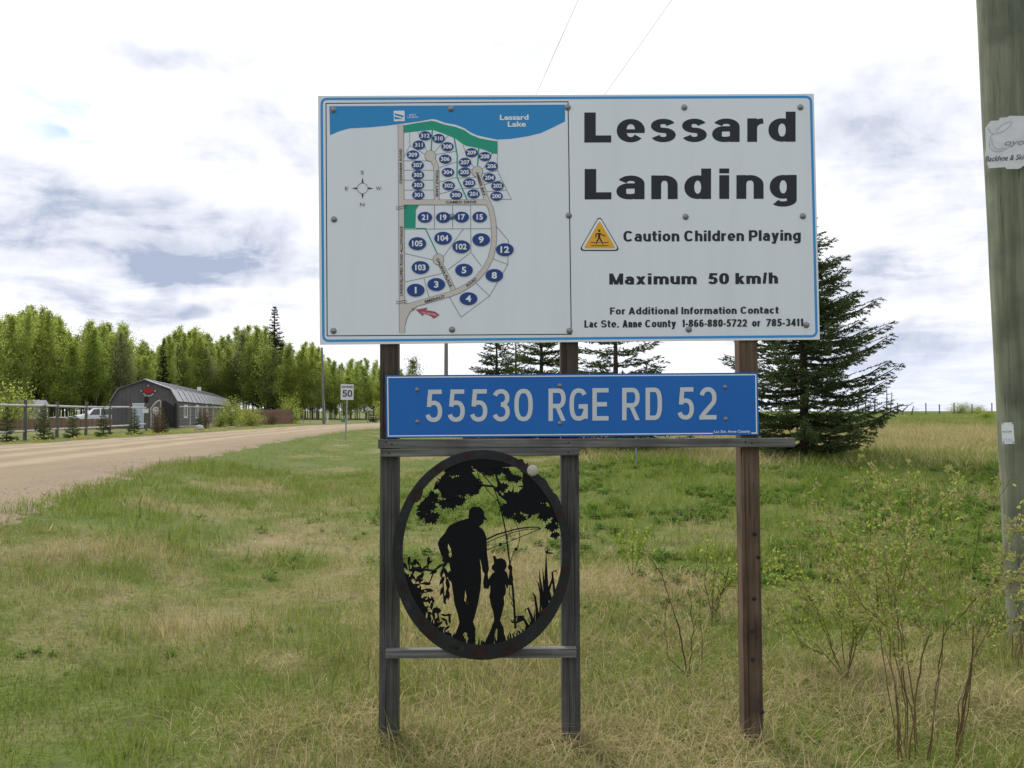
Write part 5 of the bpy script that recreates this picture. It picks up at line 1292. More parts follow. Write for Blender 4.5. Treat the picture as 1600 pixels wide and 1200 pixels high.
for (n, a, b, kind_) in ((14500, 2.9, 9, 'near'), (11500, 8.5, 20, 'mid'), (21000, 17, 55, 'far'), (8000, 50, 100, 'vfar')):
    # uniform per area inside the band
    y = np.sqrt(rng.random(n)*(b*b-a*a)+a*a); x = rng.uniform(-1, 1, n)*(.74*y+1.0)
    ok = keep_off_road(x, y); x, y = x[ok], y[ok]; n = len(x); dr = DRY(x, y); r1 = rng.random(n)
    tall = fbm(x*.8, y*.8, 61) + .12*sst((x-1)/2)
    if kind_ == 'near':
        idx = rng.choice([0, 1, 2, 0, 2], n); idx = np.where((tall > .58) & (r1 < .35), 3, idx); idx = np.where((dr > .62) & (r1 > .72) & (x > -1.6), 5, idx); idx = np.where((dr > .75) & (r1 > .93), 6, idx)
        scl = rng.uniform(.7, 1.25, n)*(1+.25*sst((x+1)/2))
    elif kind_ == 'mid':
        idx = rng.choice([0, 1, 2, 1], n); idx = np.where((tall > .52) & (r1 < .4), 3, idx); idx = np.where(r1 > .9, 7, idx); scl = rng.uniform(1.1, 1.8, n)
    elif kind_ == 'far':
        idx = rng.choice([7, 7, 9, 9], n); idx = np.where((x > 2) & (r1 < .5), 8, idx); scl = rng.uniform(.7, 1.3, n)*(1+.3*(x > 2))
        scl = np.where(x < 0, scl*.75, scl)
    else:
        idx = rng.choice([8, 9], n); scl = rng.uniform(.8, 1.5, n)
        scl = np.where(x < 0, scl*.6, scl)
    dd_ = np.clip(dr*1.25-.12+rng.normal(size=n)*.22, 0, 1)
    dd_ = np.where((idx == 5) | (idx == 6), np.clip(.8+rng.random(n)*.3, 0, 1), dd_)
    put(x, y, idx, scl, dd_)
# thick flattened straw under and right of the sign
for cx, cy, sx, sy, n in ((.55, 3.9, .5, .35, 220), (1.1, 4.6, .5, .4, 150), (2.0, 4.9, .6, .5, 250), (-.9, 4.3, .4, .3, 130), (-.1, 4.1, .4, .25, 140), (2.6, 4.4, .6, .4, 170), (.9, 3.3, .6, .3, 200), (.4, 6.2, .7, .5, 140)):
    x = cx+rng.normal(size=n)*sx; y = cy+rng.normal(size=n)*sy; ok = y > 2.4; x, y = x[ok], y[ok]; n = len(x)
    put(x, y, rng.choice([5, 6, 5], n), rng.uniform(.7, 1.25, n), np.clip(.78+rng.random(n)*.3, 0, 1))
# green shoots, round the posts and pole
for cx, cy, sx, sy, n in ((.5, 5.4, 1.4, 1.1, 900), (3.6, 5.4, .5, .4, 200), (-.8, 5.2, 1.1, 1.0, 600)):
    x = cx+rng.normal(size=n)*sx; y = cy+rng.normal(size=n)*sy
    put(x, y, rng.choice([3, 4, 1], n), rng.uniform(.7, 1.2, n), np.clip(rng.random(n)*.3, 0, 1))
# tall pale seed grass round the big spruce and in the field
n = 4000; y = rng.uniform(17, 36, n); x = rng.uniform(1.5, 26, n); ok = (x < .74*y) & (fbm(x*.3, y*.3, 71) > .42); x, y = x[ok], y[ok]
put(x, y, np.full(len(x), 8), rng.uniform(.9, 1.7, len(x)), np.clip(.55+rng.random(len(x))*.5, 0, 1))
RW = np.concatenate(rows)
def realise(name, types, label):
    VV = []; QQ = []; DD = []; base = 0
    for ti in types:
        p = RW[RW[:, 5].astype(int) == ti]
        if not len(p): continue
        tv, tf = TU[ti]; c, s_ = np.cos(p[:, 4])[:, None], np.sin(p[:, 4])[:, None]; k_ = p[:, 3][:, None]
        X = (tv[None, :, 0]*c - tv[None, :, 1]*s_)*k_ + p[:, 0][:, None]; Y_ = (tv[None, :, 0]*s_ + tv[None, :, 1]*c)*k_ + p[:, 1][:, None]; Z_ = tv[None, :, 2]*k_ + p[:, 2][:, None]
        VV.append(np.stack([X, Y_, Z_], -1).reshape(-1, 3)); QQ.append((tf[None]+(np.arange(len(p))*len(tv))[:, None, None]).reshape(-1, 3)+base); base += len(p)*len(tv)
        DD.append(np.clip(np.repeat(p[:, 6], len(tv)) + np.repeat(rng.normal(size=len(p)*len(tv)//(3 if len(tv) % 3 == 0 and ti > 6 else 5))*.16, (3 if ti > 6 else 5)), 0, 1))
    me = fast(name, np.concatenate(VV), np.concatenate(QQ), M['grass']); a = me.attributes.new('dry', 'FLOAT', 'POINT'); a.data.foreach_set('value', np.concatenate(DD).astype(np.float32))
    print('GRASS', name, len(me.polygons)); return obj(name, me, kind='stuff', label=label, cat='grass')
realise('meadow_grass', range(0, 7), 'mixed green and straw-coloured grass covering the near verge round the sign')
realise('field_grass', range(7, 10), 'paler taller grass covering the field and far verge behind the sign')
# broad-leaved weeds on the bank
def weed(seed):
    g_ = np.random.default_rng(seed); n = 34; az = g_.uniform(0, 6.28, n); el = g_.uniform(.2, 1.2, n); L = g_.uniform(.03, .09, n)
    C = np.stack([np.cos(az)*np.cos(el)*L, np.sin(az)*np.cos(el)*L, np.sin(el)*L*1.2], 1); A = np.stack([np.cos(az), np.sin(az), g_.uniform(-.2, .5, n)], 1)*.026; B = np.stack([-np.sin(az), np.cos(az), g_.uniform(-.3, .3, n)], 1)*.013
    V, Q = quads(C, A, B); return fast('weed', V, Q, M['weed'])
n = 9000; y = rng.uniform(6, 18, n); x = rng.uniform(-2, 12, n); ok = (x < .74*y) & ((fbm(x*.9, y*.9, 81) > .56) | ((fbm(x*.9, y*.9, 81) > .47) & (y > 7.5) & (x > 1))); x, y = x[ok], y[ok]
x2 = rng.uniform(-5.5, 3, 500); y2 = rng.uniform(3.4, 12, 500); ok = (fbm(x2*1.7, y2*1.7, 83) > .66) & (x2 > road_n(y2)+.6); x = np.concatenate([x, x2[ok]]); y = np.concatenate([y, y2[ok]])
gn_instances('green_weeds', np.stack([x, y, HT(x, y), np.where((x < 3) & (y < 7.5), rng.uniform(.25, .6, len(x)), rng.uniform(.45, 1.1, len(x))), rng.uniform(0, 6.28, len(x)), rng.integers(0, 2, len(x)), x*0], 1), [weed(1), weed(2)], 'low clumps of green broad-leaved weeds on the ditch bank', 'weeds')
# dandelions along the far verge
dm = MB(); 
for i in range(12):
    a = random.uniform(0, 6.28); r_ = random.uniform(0, .25); dm.lathe((r_*math.cos(a), r_*math.sin(a), random.uniform(.08, .2)), ((.02, 0), (.045, .01), (.02, .03)), 6)
dme = dm.mesh('dandelion', mat('dandelion_yellow', (.42, .36, .05), .8))
n = 90; y = rng.uniform(29, 68, n); x = road_f(y)-rng.uniform(.3, 2.0, n)
gn_instances('dandelions', np.stack([x, y, HT(x, y), rng.uniform(.4, .9, n), x*0, x*0, x*0], 1), [dme], 'yellow dandelions dotted along the far edge of the gravel road', 'flowers')
# loose gravel along the near edge of the road
gme = []; ZSC = .4; TANROCK = mat('tan_gravel', (.27, .215, .155), .9, col2=(.38, .32, .25), scale=40)
for s_ in range(3):
    g_ = np.random.default_rng(s_); mb = MB(); r_ = 1.0; mb.lathe((0, 0, .2), ((.3, -.5), (.85, -.25), (1.0, .1), (.7, .5), (.25, .65)), 6, sc=(1, .8, .4))
    mb.v = [tuple(np.array(v)*g_.uniform(.8, 1.2, 3)) for v in mb.v]; gme.append(mb.mesh('stone', TANROCK))
n = 4500; y = np.sqrt(rng.random(n)*(22**2-7**2)+7**2); xn_ = road_n(y)+.25; x = xn_+.35-np.abs(rng.normal(size=n))*.75
x3 = x; ok = (x > -.8*y-1); x, y = x[ok], y[ok]; n = len(x)
zz = np.maximum(HT(x, y), .405+.0*x)+.0
tloc = (road_n(y)+.25-x)/(road_n(y)+.25-road_f(y)); zz = np.where(tloc > .0, .405+.09*sst(np.clip(tloc, 0, .5)*2.2)-.03*(1-sst(tloc/.04)), HT(x, y))
gn_instances('loose_gravel', np.stack([x, y, zz, rng.uniform(.005, .014, n)*rng.uniform(.6, 1.5, n), rng.uniform(0, 6.28, n), rng.integers(0, 3, n), x*0], 1), gme, 'loose stones scattered along the near edge of the gravel road', 'gravel')

# ------------------------------------------------------------------ left side: fence, yard, barn, car
A_ = Vector((-22.1, 35.6, 0)); B_ = Vector((-26.4, 64.5, 0))
def onfence(px, a=A_, b=B_):
    k_ = (px-800)/F; t = (k_*a.y-a.x)/((b.x-a.x)-k_*(b.y-a.y)); p = a.lerp(b, t); p.z = gz(p.x, p.y); return p
fo = onfence(120); rf = thing('ranch_fence', 'pale pole-rail fence on dark posts along the far side of the gravel road', 'fence', fo)
fp = [onfence(px)-fo for px in (-130, -70, -15, 40, 90, 135, 172, 203, 229)]
for p in fp: MB().tube([p+Vector((0, 0, -.2)), p+Vector((0, 0, 1.78+random.uniform(-.05, .12)))], [.085, .07], 8).build('post', M['fpost'], rf)
for i in range(len(fp)-1):
    for hh, r_ in ((1.58, .062), (.42, .055)):
        MB().tube([fp[i]+Vector((0, -.1, hh+random.uniform(-.03, .03))), fp[i+1]+Vector((0, -.1, hh+random.uniform(-.03, .03)))], [r_, r_*.85], 7).build('rail', M['rail'], rf)
MB().box(fp[-1]+Vector((0, -.12, 1.35)), (.35, .08, .3)).build('mailbox_plate', M['wtrim'], rf)
MB().lathe(fp[-1]+Vector((0, 0, 1.9)), ((.08, 0), (.16, .12), (.16, .42), (.05, .5)), 8).build('lantern', M['dgate'], rf)

def plankfence(name, label, pa_, pb_, h_, m, wd=.15, rail_=True):
    """boards standing side by side between two ground points"""
    o = Vector(pa_); t = thing(name, label, 'fence', o); d_ = (Vector(pb_)-o); L = Vector((d_.x, d_.y, 0)).length; n = int(L/wd); az = math.atan2(d_.y, d_.x)
    me = MB().box((0, 0, h_/2), (wd*.93, .02, h_)).mesh('plank', m)
    for i in range(n):
        f = (i+.5)/n; q = obj('plank', me, t, (d_.x*f+random.uniform(-.005, .005), d_.y*f, d_.z*f+random.uniform(-.03, .03))); q.rotation_euler = (random.uniform(-.01, .01), random.uniform(-.008, .008), az)
    k_ = max(2, int(L/2.4))
    for i in range(k_+1):
        f = i/k_; nrm = Vector((-d_.y, d_.x, 0)).normalized()*.07; MB().box(Vector((d_.x*f, d_.y*f, d_.z*f+h_/2+.02))-nrm*(-1), (.10, .10, h_+.06), az).build('post', M['fpost'], t)
    return t
plankfence('plank_fence', 'low reddish brown board fence across the yard behind the ranch fence', onground(-60, 56), onground(178, 60), .78, M['plank'], .30)
plankfence('plank_fence', 'brown upright board fence running right from the barn to the yellow-green bush', onground(376, 77), onground(457, 87), 1.5, M['plank'], .16)
# wire fence beside the barn
a_, b_ = onground(279, 64.5), onground(350, 71); wf = thing('wire_fence', 'wire fence with pale top rail and thin posts beside the barn windows', 'fence', a_)
dv_ = b_-a_
for i in range(5):
    p = dv_*(i/4); MB().tube([p+Vector((0, 0, -.1)), p+Vector((0, 0, 1.75 if i else 1.85))], .045 if i else .09, 6).build('post', M['rail'] if i else M['fpost'], wf)
for hh, r_ in ((1.66, .045), (.12, .04)): MB().tube([Vector((0, -.05, hh)), dv_+Vector((0, -.05, hh))], r_, 6).build('rail', M['rail'], wf)
for hh in (.4, .7, 1.0, 1.3): MB().tube([Vector((0, -.05, hh)), dv_+Vector((0, -.05, hh))], .006, 3).build('wire', M['wire'], wf)
# gate arch and dark gate
go_ = onground(243, 62); ga = thing('gate_arch', 'white curved gate with wheel-like lattice between the ranch fence and the barn', 'gate', go_)
def gp(px, py, Y=62): return at(px, py, Y)-go_
MB().tube([gp(229+22*(1-math.cos(R(a)))*.5*1.0, 642-13*math.sin(R(a))*1.0) if False else gp(235+i*1.7, 640-14*math.sin(min(1, i/9.)*math.pi/2)) for i, a in enumerate(range(10))], .06, 6).build('arch_bar', M['rail'], ga)
for px in (236, 251): MB().tube([gp(px, 668), gp(px, 640 if px < 240 else 626)], .055, 6).build('gate_post', M['rail'], ga)
mb = MB(); pts = [gp(243.5+4.5*math.cos(R(a)), 642+5.5*math.sin(R(a))) for a in range(0, 361, 24)]; mb.tube(pts, .04, 5)
for a in range(0, 180, 30): mb.tube([gp(243.5+4.5*math.cos(R(a)), 642+5.5*math.sin(R(a))), gp(243.5-4.5*math.cos(R(a)), 642-5.5*math.sin(R(a)))], .025, 4)
mb.build('wheel', M['wtrim'], ga)
for i in range(6): MB().tube([gp(237.5+i*2.5, 667), gp(237.5+i*2.5, 650)], .022, 4).build('bar', M['rail'], ga)
for py in (650, 660, 666): MB().tube([gp(236, py), gp(251, py)], .03, 5).build('cross_rail', M['rail'], ga)
dg = thing('dark_gate', 'black slatted gate with a curved top standing against the front of the barn', 'gate', onground(263, 63)); do_ = Vector(dg.location)
for i in range(11):
    px = 252+i*2.15; top = 626+max(0, (i-3))*1.35+ (2 if i == 10 else 0); a = at(px, 668, 63)-do_; b = at(px, top, 63)-do_; MB().beam(a, b, .085, .03).build('slat', M['dgate'], dg)
for py in (640, 662): MB().beam(at(252, py, 63.05)-do_, at(274, py, 63.05)-do_, .07, .04).build('rail', M['dgate'], dg)
MB().beam(at(274.5, 669, 63)-do_, at(274.5, 630, 63)-do_, .16, .16).build('gate_post', M['dgate'], dg)
# barn
BD = 66.0; n0 = Vector(((275.5-800)/F*BD, BD, 0)); n0.z = .25
ax = Vector((-.258, .966, 0)).normalized(); bx = Vector((-.966, -.258, 0)).normalized(); BL_ = 61.0
barn = thing('barn', 'long grey metal barn with gambrel roof and a red maple emblem on its gable', 'barn', n0)
def BP(s_, a, z): return bx*s_ + ax*a + Vector((0, 0, z))
prof = [(0, -.3), (0, 2.22), (.45, 3.04), (2.35, 3.77), (4.25, 3.04), (4.7, 2.22), (4.7, -.3)]
mb = MB(); mb.add([BP(s_, 0, z) for s_, z in prof]+[BP(s_, .12, z) for s_, z in prof], [tuple(range(7)), tuple(range(13, 6, -1))]+[(i, (i+1) % 7, 7+(i+1) % 7, 7+i) for i in range(7)])
mb.build('gable_wall', M['sidewall'], barn)
mb = MB(); mb.add([BP(s_, BL_, z) for s_, z in prof]+[BP(s_, BL_-.12, z) for s_, z in prof], [tuple(range(7)), tuple(range(13, 6, -1))]+[(i, (i+1) % 7, 7+(i+1) % 7, 7+i) for i in range(7)]); mb.build('gable_wall', M['sidewall'], barn)
for s_ in (0, 4.7):
    sg = 1 if s_ == 0 else -1
    mb = MB(); mb.add([BP(s_+sg*q, a, z) for q in (0.002, .1) for a, z in ((.12, -.3), (BL_-.12, -.3), (BL_-.12, 2.22), (.12, 2.22))], ((0,1,2,3),(7,6,5,4),(0,4,5,1),(1,5,6,2),(2,6,7,3),(3,7,4,0))); mb.build('side_wall', M['sidewall'], barn)
for i in range(40):
    a = .6+i*1.5
    if i < 40 and a < BL_: mb = MB(); mb.add([BP(q, a+w_, z) for q in (-.02, .0) for w_, z in ((0, -.2), (.06, -.2), (.06, 2.2), (0, 2.2))], ((0,1,2,3),(7,6,5,4),(0,4,5,1),(1,5,6,2),(2,6,7,3),(3,7,4,0))); mb.build('siding_rib', M['shed'], barn)
for i in range(16):
    s_ = .2+i*.29; zt = np.interp(s_, [p[0] for p in prof[1:6]], [p[1] for p in prof[1:6]])-.05
    mb = MB(); mb.add([BP(s_+w_, q, z) for q in (-.02, 0) for w_, z in ((0, -.2), (.035, -.2), (.035, zt), (0, zt))], ((0,1,2,3),(7,6,5,4),(0,4,5,1),(1,5,6,2),(2,6,7,3),(3,7,4,0))); mb.build('siding_rib', M['sidewall'], barn)
def roofpanel(s0, z0, s1, z1, a0, a1, m, name='roof_panel'):
    d_ = Vector((s1-s0, z1-z0)); nn = Vector((-d_.y, d_.x)).normalized()
    if nn.y < 0: nn = -nn
    t = .05; mb = MB()
    P0 = [(s0, z0), (s1, z1), (s1+nn.x*t, z1+nn.y*t), (s0+nn.x*t, z0+nn.y*t)]
    mb.add([BP(s_, a, z) for a in (a0, a1) for s_, z in P0], ((0,1,2,3),(7,6,5,4),(0,4,5,1),(1,5,6,2),(2,6,7,3),(3,7,4,0)))
    o_ = mb.build(name, m, barn)
    rb = MB(); rb.add([BP(s_+nn.x*q, a, z+nn.y*q) for q in (t, t+.05) for a, s_, z in ((a1-.09, s0, z0), (a1-.03, s0, z0), (a1-.03, s1, z1), (a1-.09, s1, z1))], ((0,1,2,3),(7,6,5,4),(0,4,5,1),(1,5,6,2),(2,6,7,3),(3,7,4,0)))
    r2 = rb.build('seam', m, barn); r2.parent = o_
nP = 17; w_ = (BL_+.4)/nP
for i in range(nP):
    a0 = -.2+i*w_; a1 = a0+w_-.015
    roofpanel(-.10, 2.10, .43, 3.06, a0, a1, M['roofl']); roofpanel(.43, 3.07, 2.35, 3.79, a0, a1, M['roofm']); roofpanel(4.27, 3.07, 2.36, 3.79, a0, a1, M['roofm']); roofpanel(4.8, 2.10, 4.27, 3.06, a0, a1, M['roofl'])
MB().tube([BP(2.35, -.22, 3.85), BP(2.35, BL_+.2, 3.85)], .07, 6).build('ridge_cap', M['roofl'], barn)
MB().beam(BP(2.35, 40, 3.8), BP(2.35, 40, 4.35), .35, .35).build('roof_vent', M['wtrim'], barn)
MB().tube([BP(.7, 8.5, 3.0), BP(.1, 8.3, 2.0)], .04, 5).build('downpipe', M['wtrim'], barn)
def gpx(px): # s on the gable seen at photo column px
    k_ = (px-800)/F; return (k_*n0.y-n0.x)/(bx.x-k_*bx.y)
def gbox(px0, px1, z0, z1, out, name, m, parent=barn, inn=.0):
    s0, s1 = gpx(px0), gpx(px1); mb = MB(); mb.add([BP(s_, a, z) for a in (-out, -inn) for s_, z in ((s0, z0), (s1, z0), (s1, z1), (s0, z1))], ((0,1,2,3),(7,6,5,4),(0,4,5,1),(1,5,6,2),(2,6,7,3),(3,7,4,0))); return mb.build(name, m, parent)
dr_ = gbox(207.5, 225.5, 0, 1.85, .05, 'door', mat('pale_blue_white_door', (.52, .58, .66), .5), inn=.002)
gbox(206.8, 226.2, 1.86, 1.95, .06, 'door_frame', M['wtrim'], dr_, .002); gbox(209.5, 211.5, .9, 1.0, .08, 'handle', M['dgate'], dr_, .052)
def sidewin(a0, a1, z0, z1):
    mb = MB(); bxs = lambda q0, q1, a, b, c, e_: mb.add([BP(q, aa, z) for q in (-q1, -q0) for aa, z in ((a, c), (b, c), (b, e_), (a, e_))], ((0,1,2,3),(7,6,5,4),(0,4,5,1),(1,5,6,2),(2,6,7,3),(3,7,4,0)))
    bxs(.021, .035, a0, a1, z0, z1); w = mb.build('window', M['glass'], barn)
    for q in ((a0-.2, a0+.12, z0, z1), (a1-.12, a1+.2, z0, z1), (a0-.2, a1+.2, z1, z1+.12), (a0-.2, a1+.2, z0-.12, z0), ((a0+a1)/2-.12, (a0+a1)/2+.12, z0, z1)):
        mb = MB(); bxs(.022, .055, *q); mb.build('frame', M['wtrim'], w)
def apx(px): # distance along the side wall seen at px
    k_ = (px-800)/F; return (k_*n0.y-n0.x)/(ax.x-k_*ax.y)
sidewin(apx(287.3), apx(292.3), .85, 1.75); sidewin(apx(305.6), apx(309.8), .75, 1.8); sidewin(apx(322), apx(324.4), .8, 1.8)
# emblem on the gable
cs = gpx(231.8); cz = (642-611.3)/F*(BD)*1.0+EYE-.25
em = []
for x, y in ((0,1),(.16,.66),(.36,.8),(.32,.42),(.78,.5),(.70,.30),(1.05,.02),(.62,-.28),(.70,-.5),(.08,-.42),(.06,-.72),(-.06,-.72),(-.08,-.42),(-.70,-.5),(-.62,-.28),(-1.05,.02),(-.70,.30),(-.78,.5),(-.32,.42),(-.36,.8),(-.16,.66)): em.append((x*.44, y*.36))
n = len(em); mb = MB(); mb.add([BP(cs+x, -a, cz+y) for a in (.06, .022) for x, y in em], [tuple(range(n)), tuple(range(2*n-1, n-1, -1))]+[(i, (i+1) % n, n+(i+1) % n, n+i) for i in range(n)]); mb.build('maple_emblem', M['barnred'], barn)
for x, y in ((-.50, 0), (.50, 0), (0, .42)): 
    c = BP(cs+x, -.05, cz+y); MB().lathe(c, ((.05, 0), (.05, -.03)), 8, 'Y').build('star', M['wtrim'], barn)
for i in range(7):
    a = R(-140+100*i/6); c = BP(cs-.42*math.cos(a)*-1, -.03, cz+.06+.46*math.sin(a)); MB().box(c, (.07, .03, .08)).build('emblem_letter', M['wtrim'], barn)

# shed
so_ = onground(47, 66); sh = thing('garden_shed', 'small grey shed with a pale low roof behind the ranch fence at the far left', 'shed', so_)
MB().box((0, 0, .75), (1.7, 1.6, 2.1)).build('walls', M['shed'], sh)
mb = MB(); mb.add([Vector((x, y, z)) for y in (-.95, .95) for x, z in ((-.95, 1.8), (-.62, 2.2), (.78, 2.2), (1.02, 1.8))], ((0,1,2,3),(7,6,5,4),(0,4,5,1),(1,5,6,2),(2,6,7,3),(3,7,4,0))); mb.build('roof', M['roofl'], sh)
w0 = MB().box((.25, -.82, 1.35), (.3, .05, .4)).build('window', M['wtrim'], sh); MB().box((.27, -.85, 1.33), (.12, .02, .26)).build('pane', M['glass'], w0)
MB().box((.15, -.82, .4), (.06, .04, 1.2)).build('door_trim', M['rail'], sh); MB().box((.4, -.96, 1.79), (1.3, .05, .07)).build('fascia', M['wtrim'], sh)

# car
cy_ = onground(152, 69)
car = thing('parked_car', 'white sport utility car parked in the yard, nose to the left, behind the ranch fence', 'car', cy_, rz=R(205))
# local +x = nose ; section profile by (x, halfwidth, z bottom, z shoulder, z roof, roof halfwidth)
secs = [(2.25,.70,.35,.62,.64,.60),(2.15,.82,.28,.78,.82,.70),(1.9,.88,.25,.88,.93,.78),(1.3,.90,.24,.98,1.02,.80),(1.0,.90,.24,1.0,1.08,.78),(.25,.91,.24,1.0,1.58,.64),(-.2,.91,.24,1.0,1.64,.65),(-1.2,.91,.24,1.02,1.62,.64),(-1.75,.90,.26,1.04,1.52,.62),(-2.15,.87,.32,1.02,1.10,.76),(-2.28,.80,.40,.90,.92,.68)]
V = []; Fc = []; ns_ = len(secs)
for x, hw, zb, zs, zr, rw in secs:
    V += [(x, -hw*.92, zb), (x, -hw, (zb+zs)/2), (x, -hw*.97, zs), (x, -rw, zr), (x, 0, zr+.03), (x, rw, zr), (x, hw*.97, zs), (x, hw, (zb+zs)/2), (x, hw*.92, zb)]
for i in range(ns_-1):
    for k_ in range(9): Fc.append((i*9+k_, i*9+(k_+1) % 9, (i+1)*9+(k_+1) % 9, (i+1)*9+k_))
Fc += [tuple(range(9)), tuple(range((ns_-1)*9+8, (ns_-1)*9-1, -1))]
MB().add(V, Fc).build('body', M['carp'], car, True)
for sg in (-1, 1):
    for xa, xb, nm in ((.50, -.25, 'side_window'), (-.33, -1.15, 'side_window'), (-1.23, -1.72, 'side_window')):
        zr = lambda x: np.interp(x, [s_[0] for s_ in secs[::-1]], [s_[4] for s_ in secs[::-1]]); rw = lambda x: np.interp(x, [s_[0] for s_ in secs[::-1]], [s_[5] for s_ in secs[::-1]])
        pts = []
        for x, f in ((xa, .08), (xb, .08), (xb, .86), (min(xa, .22) if xa > .3 else xa, .86)):
            z = 1.0+(zr(x)-1.0)*f; y_ = sg*(.885+(rw(x)-.885)*f+.012); pts.append(Vector((x, y_, z)))
        pk = [p-Vector((0, sg*.01, 0)) for p in pts]
        MB().add(pts+pk, ((0,1,2,3),(7,6,5,4),(0,4,5,1),(1,5,6,2),(2,6,7,3),(3,7,4,0))).build(nm, M['glass'], car)
MB().add([(.98,-.70,1.07),(.98,.70,1.07),(.30,.60,1.56),(.30,-.60,1.56),(1.0,-.70,1.11),(1.0,.70,1.11),(.32,.60,1.605),(.32,-.60,1.605)], ((0,1,2,3),(7,6,5,4),(0,4,5,1),(1,5,6,2),(2,6,7,3),(3,7,4,0))).build('windscreen', M['glass'], car)
MB().add([(-2.12,-.66,1.12),(-2.12,.66,1.12),(-1.80,.58,1.48),(-1.80,-.58,1.48),(-2.15,-.66,1.14),(-2.15,.66,1.14),(-1.83,.58,1.50),(-1.83,-.58,1.50)], ((0,1,2,3),(7,6,5,4),(0,4,5,1),(1,5,6,2),(2,6,7,3),(3,7,4,0))).build('rear_window', M['glass'], car)
for x in (1.42, -1.38):
    for sg in (-1, 1):
        c = Vector((x, sg*.86, .33)); w = MB().lathe(c, ((.20, -.10), (.33, -.09), (.345, 0), (.33, .09), (.20, .10)), 18, 'Y').build('wheel', M['tyre'], car, True)
        MB().lathe(c+Vector((0, sg*.085, 0)), ((.05, -.02), (.21, -.02), (.21, .025), (.05, .03)), 14, 'Y').build('rim', M['rim'], w)
        MB().lathe(Vector((x, sg*.885, .38)), ((.42, -.015), (.42, .02)), 18, 'Y').build('wheel_arch', M['plastic'], car)
for sg in (-1, 1):
    MB().box((2.12, sg*.66, .74), (.16, .26, .14)).build('headlight', M['lamp'], car); MB().box((-2.2, sg*.68, .88), (.12, .2, .2)).build('tail_light', M['red'], car)
    MB().box((.62, sg*1.0, 1.08), (.12, .2, .13)).build('wing_mirror', M['carp'], car)
MB().box((2.225, 0, .60), (.07, .9, .16)).build('grille', M['plastic'], car); MB().box((2.22, 0, .40), (.10, 1.5, .16)).build('bumper', M['plastic'], car); MB().box((2.27, 0, .45), (.02, .5, .12)).build('number_plate', M['wtrim'], car)
# small white thing left of the car (trailer tongue / boat under cover), built as a low flat trailer
to = onground(101, 68); tr = thing('flat_trailer', 'low white flat-topped trailer left of the white car', 'trailer', to)
MB().box((0, 0, .82), (1.9, 1.4, .07)).build('deck', M['wtrim'], tr); MB().box((0, 0, .66), (1.7, 1.2, .2)).build('chassis', M['plank'], tr)
for sg in (-1, 1): MB().lathe((.1, sg*.72, .32), ((.18, -.08), (.30, -.07), (.30, .07), (.18, .08)), 14, 'Y').build('wheel', M['tyre'], tr)

# stone by the road, log
r_ = MB(); r_.lathe((0, 0, .1), ((.14, -.2), (.30, -.05), (.30, .08), (.2, .22), (.06, .28)), 9, sc=(1.1, .8, 1)); r_.v = [tuple(np.array(v)+rng.normal(size=3)*.02) for v in r_.v]
r_.build('boulder', M['rock'], None, loc=onground(312, 58), label='pale boulder on the verge in front of the barn', cat='rock')
MB().tube([(-.3, 0, .07), (.3, .1, .08)], .07, 7).build('log', M['rail'], None, loc=onground(361, 64), label='short pale log lying on the verge before the bushes', cat='log')

# signs and posts by the road
def signpost(px, Y, pxs, name, label, cat):
    b = onground(px, Y); t = thing(name, label, cat, b); return t, Vector(b)
t, b = signpost(540, 38.7, None, 'speed_limit_sign', 'small white speed limit sign reading MAXIMUM 50 on a thin steel post', 'road sign')
Y = 38.7
MB().beam(Vector((0, .02, -.2)), at(543, 602, Y)-b+Vector((0, .02, 0)), .06, .04).build('post', M['galv'], t)
def qbox(c4, Y, th, o, name, m, parent, lift=0.0):
    f = [at(*p, Y-lift)-o for p in c4]; k_ = [v+Vector((0, th, 0)) for v in f]; return MB().add(f+k_, ((0,1,2,3),(7,6,5,4),(0,4,5,1),(1,5,6,2),(2,6,7,3),(3,7,4,0))).build(name, m, parent)
qbox([(532.6, 600), (552.4, 600.6), (552.2, 625), (532, 624.6)], Y, .008, b, 'plate', mat('speed_sign_white', (.70, .71, .74), .45), t, .04)
def farprint(rows, Y, o, parent, name, m):
    """stroke lettering on a plate facing the viewer at Y"""
    global onplane
    keep = onplane; onplane = lambda x, y, back=0.0: at(x, y, Y-.0)
    P = Print(0.0)
    for text, xa, xb, y, H, wx, wy in rows: line(P, text, xa, xb, y, y, H, wx, wy)
    P2 = [Vector(v) for v in P.v]; onplane = keep
    me = bpy.data.meshes.new(name); me.from_pydata([tuple(v-o) for v in P2], [], P.f); me.materials.append(m); obj(name, me, parent)
farprint([('50', 534.8, 550.2, 619.8, 10.2, .17, .16)], Y-.06, b, t, 'speed_numeral', M['black'])
farprint([('MAXIMUM', 534.2, 551, 605.6, 2.6, .2, .2)], Y-.06, b, t, 'maximum_lettering', M['black'])
t, b = signpost(574.5, 84, None, 'diamond_sign', 'pale back of a diamond-shaped road sign left of the timber frame', 'road sign')
MB().beam(Vector((0, -.03, -.2)), at(574.5, 634, 84)-b+Vector((0, -.03, 0)), .09, .04).build('post', M['galv'], t)
qbox([(574.5, 634.2), (579, 639), (574.5, 643.6), (570, 639)], 84, .01, b, 'plate', mat('sign_back', (.55, .56, .57), .5, .2), t)
t, b = signpost(506.5, 85, None, 'utility_pole', 'slim grey utility pole at the bend of the gravel road', 'utility pole')
MB().tube([Vector((0, 0, -.3)), at(503, 543, 85)-b], [.15, .10], 10).build('shaft', M['farpole'], t)
MB().tube([at(508.5, 661, 84.8)-b, at(506.5, 626, 84.8)-b], .06, 6).build('cable_guard', M['galv'], t)
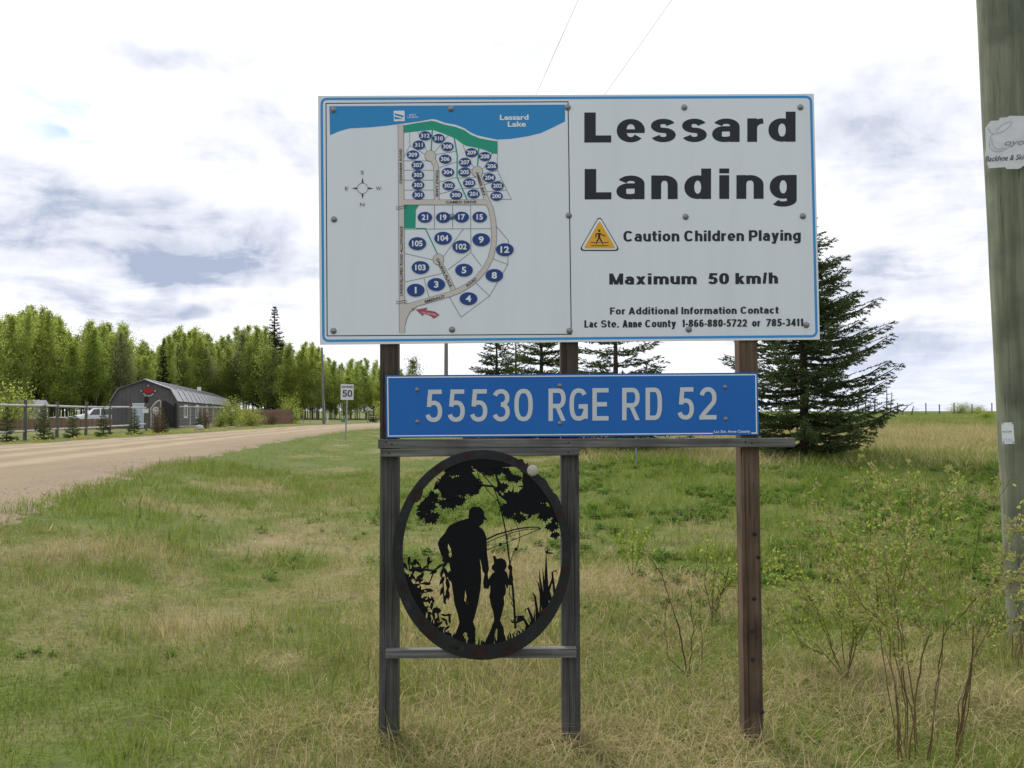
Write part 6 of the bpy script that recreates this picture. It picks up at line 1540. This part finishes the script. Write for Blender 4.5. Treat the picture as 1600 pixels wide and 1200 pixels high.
t, b = signpost(697, 60, None, 'utility_pole', 'distant utility pole seen in the gap between the map board and the blue sign', 'utility pole')
MB().tube([Vector((0, 0, -.3)), Vector((0, 0, 10.0-b.z))], [.17, .12], 10).build('shaft', M['farpole'], t); MB().box((.45, -.16, 9.65-b.z), (1.6, .09, .11)).build('crossarm', M['farpole'], t)
for x in (-.1, 1.0): MB().lathe((x, -.16, 9.71-b.z), ((.03, 0), (.05, .04), (.03, .12)), 8).build('insulator', M['spot'], t)
for px_, py_, x60, lb in ((870, 75, -4.85, 'left one of two thin wires rising above the map board'), (1000, 70, -3.7, 'right one of two thin wires rising above the map board')):
    q = at(px_, py_, 18.15); e_ = Vector((x60, 59.85, 9.78)); d_ = (q-e_); far_ = e_+d_*2.1
    MB().tube([e_.lerp(far_, f)-e_+Vector((0, 0, 0)) for f in np.linspace(0, 1, 14)], .0055, 4).build('overhead_wire', M['wire'], None, loc=e_, label=lb, cat='wire', group='overhead wires')
b = onground(512.5, 90); MB().tube([(0, 0, -.1), (0, 0, .8)], .055, 8).build('marker_post', M['wtrim'], None, loc=b, label='short white marker post just right of the far utility pole', cat='marker post')
b = onground(538, 92); mb = MB().box((0, 0, .3), (.65, .25, .34)).build('green_box', M['tgreen'], None, loc=b, bevel=.03, label='small green utility box on the verge behind the speed limit post', cat='utility box')
b = onground(994, 17.3); mb = MB().tube([(0, 0, -.1), (0, 0, .62)], .013, 6); mb.box((0, -.012, .52), (.045, .006, .09)); mb.build('marker_stake', M['bluepost'], None, loc=b, label='thin blue-grey stake in grass below the blue sign, right of the middle post', cat='stake')
b = onground(676, 27); MB().tube([(0, 0, -.1), (0, 0, .55)], .02, 6).build('survey_stake', M['orange'], None, loc=b, label='small orange survey stake peeking under the left part of the blue sign', cat='stake')
b = onground(480, 88)
fg = thing('metal_hoop', 'thin grey metal hoop standing in the grass right of the yellow-green bush', 'hoop', b)
MB().tube([(-.35, 0, -.1), (-.35, 0, 1.3), (-.2, 0, 1.45), (.2, 0, 1.45), (.35, 0, 1.3), (.35, 0, -.1)], .035, 6).build('bar', M['galv'], fg)
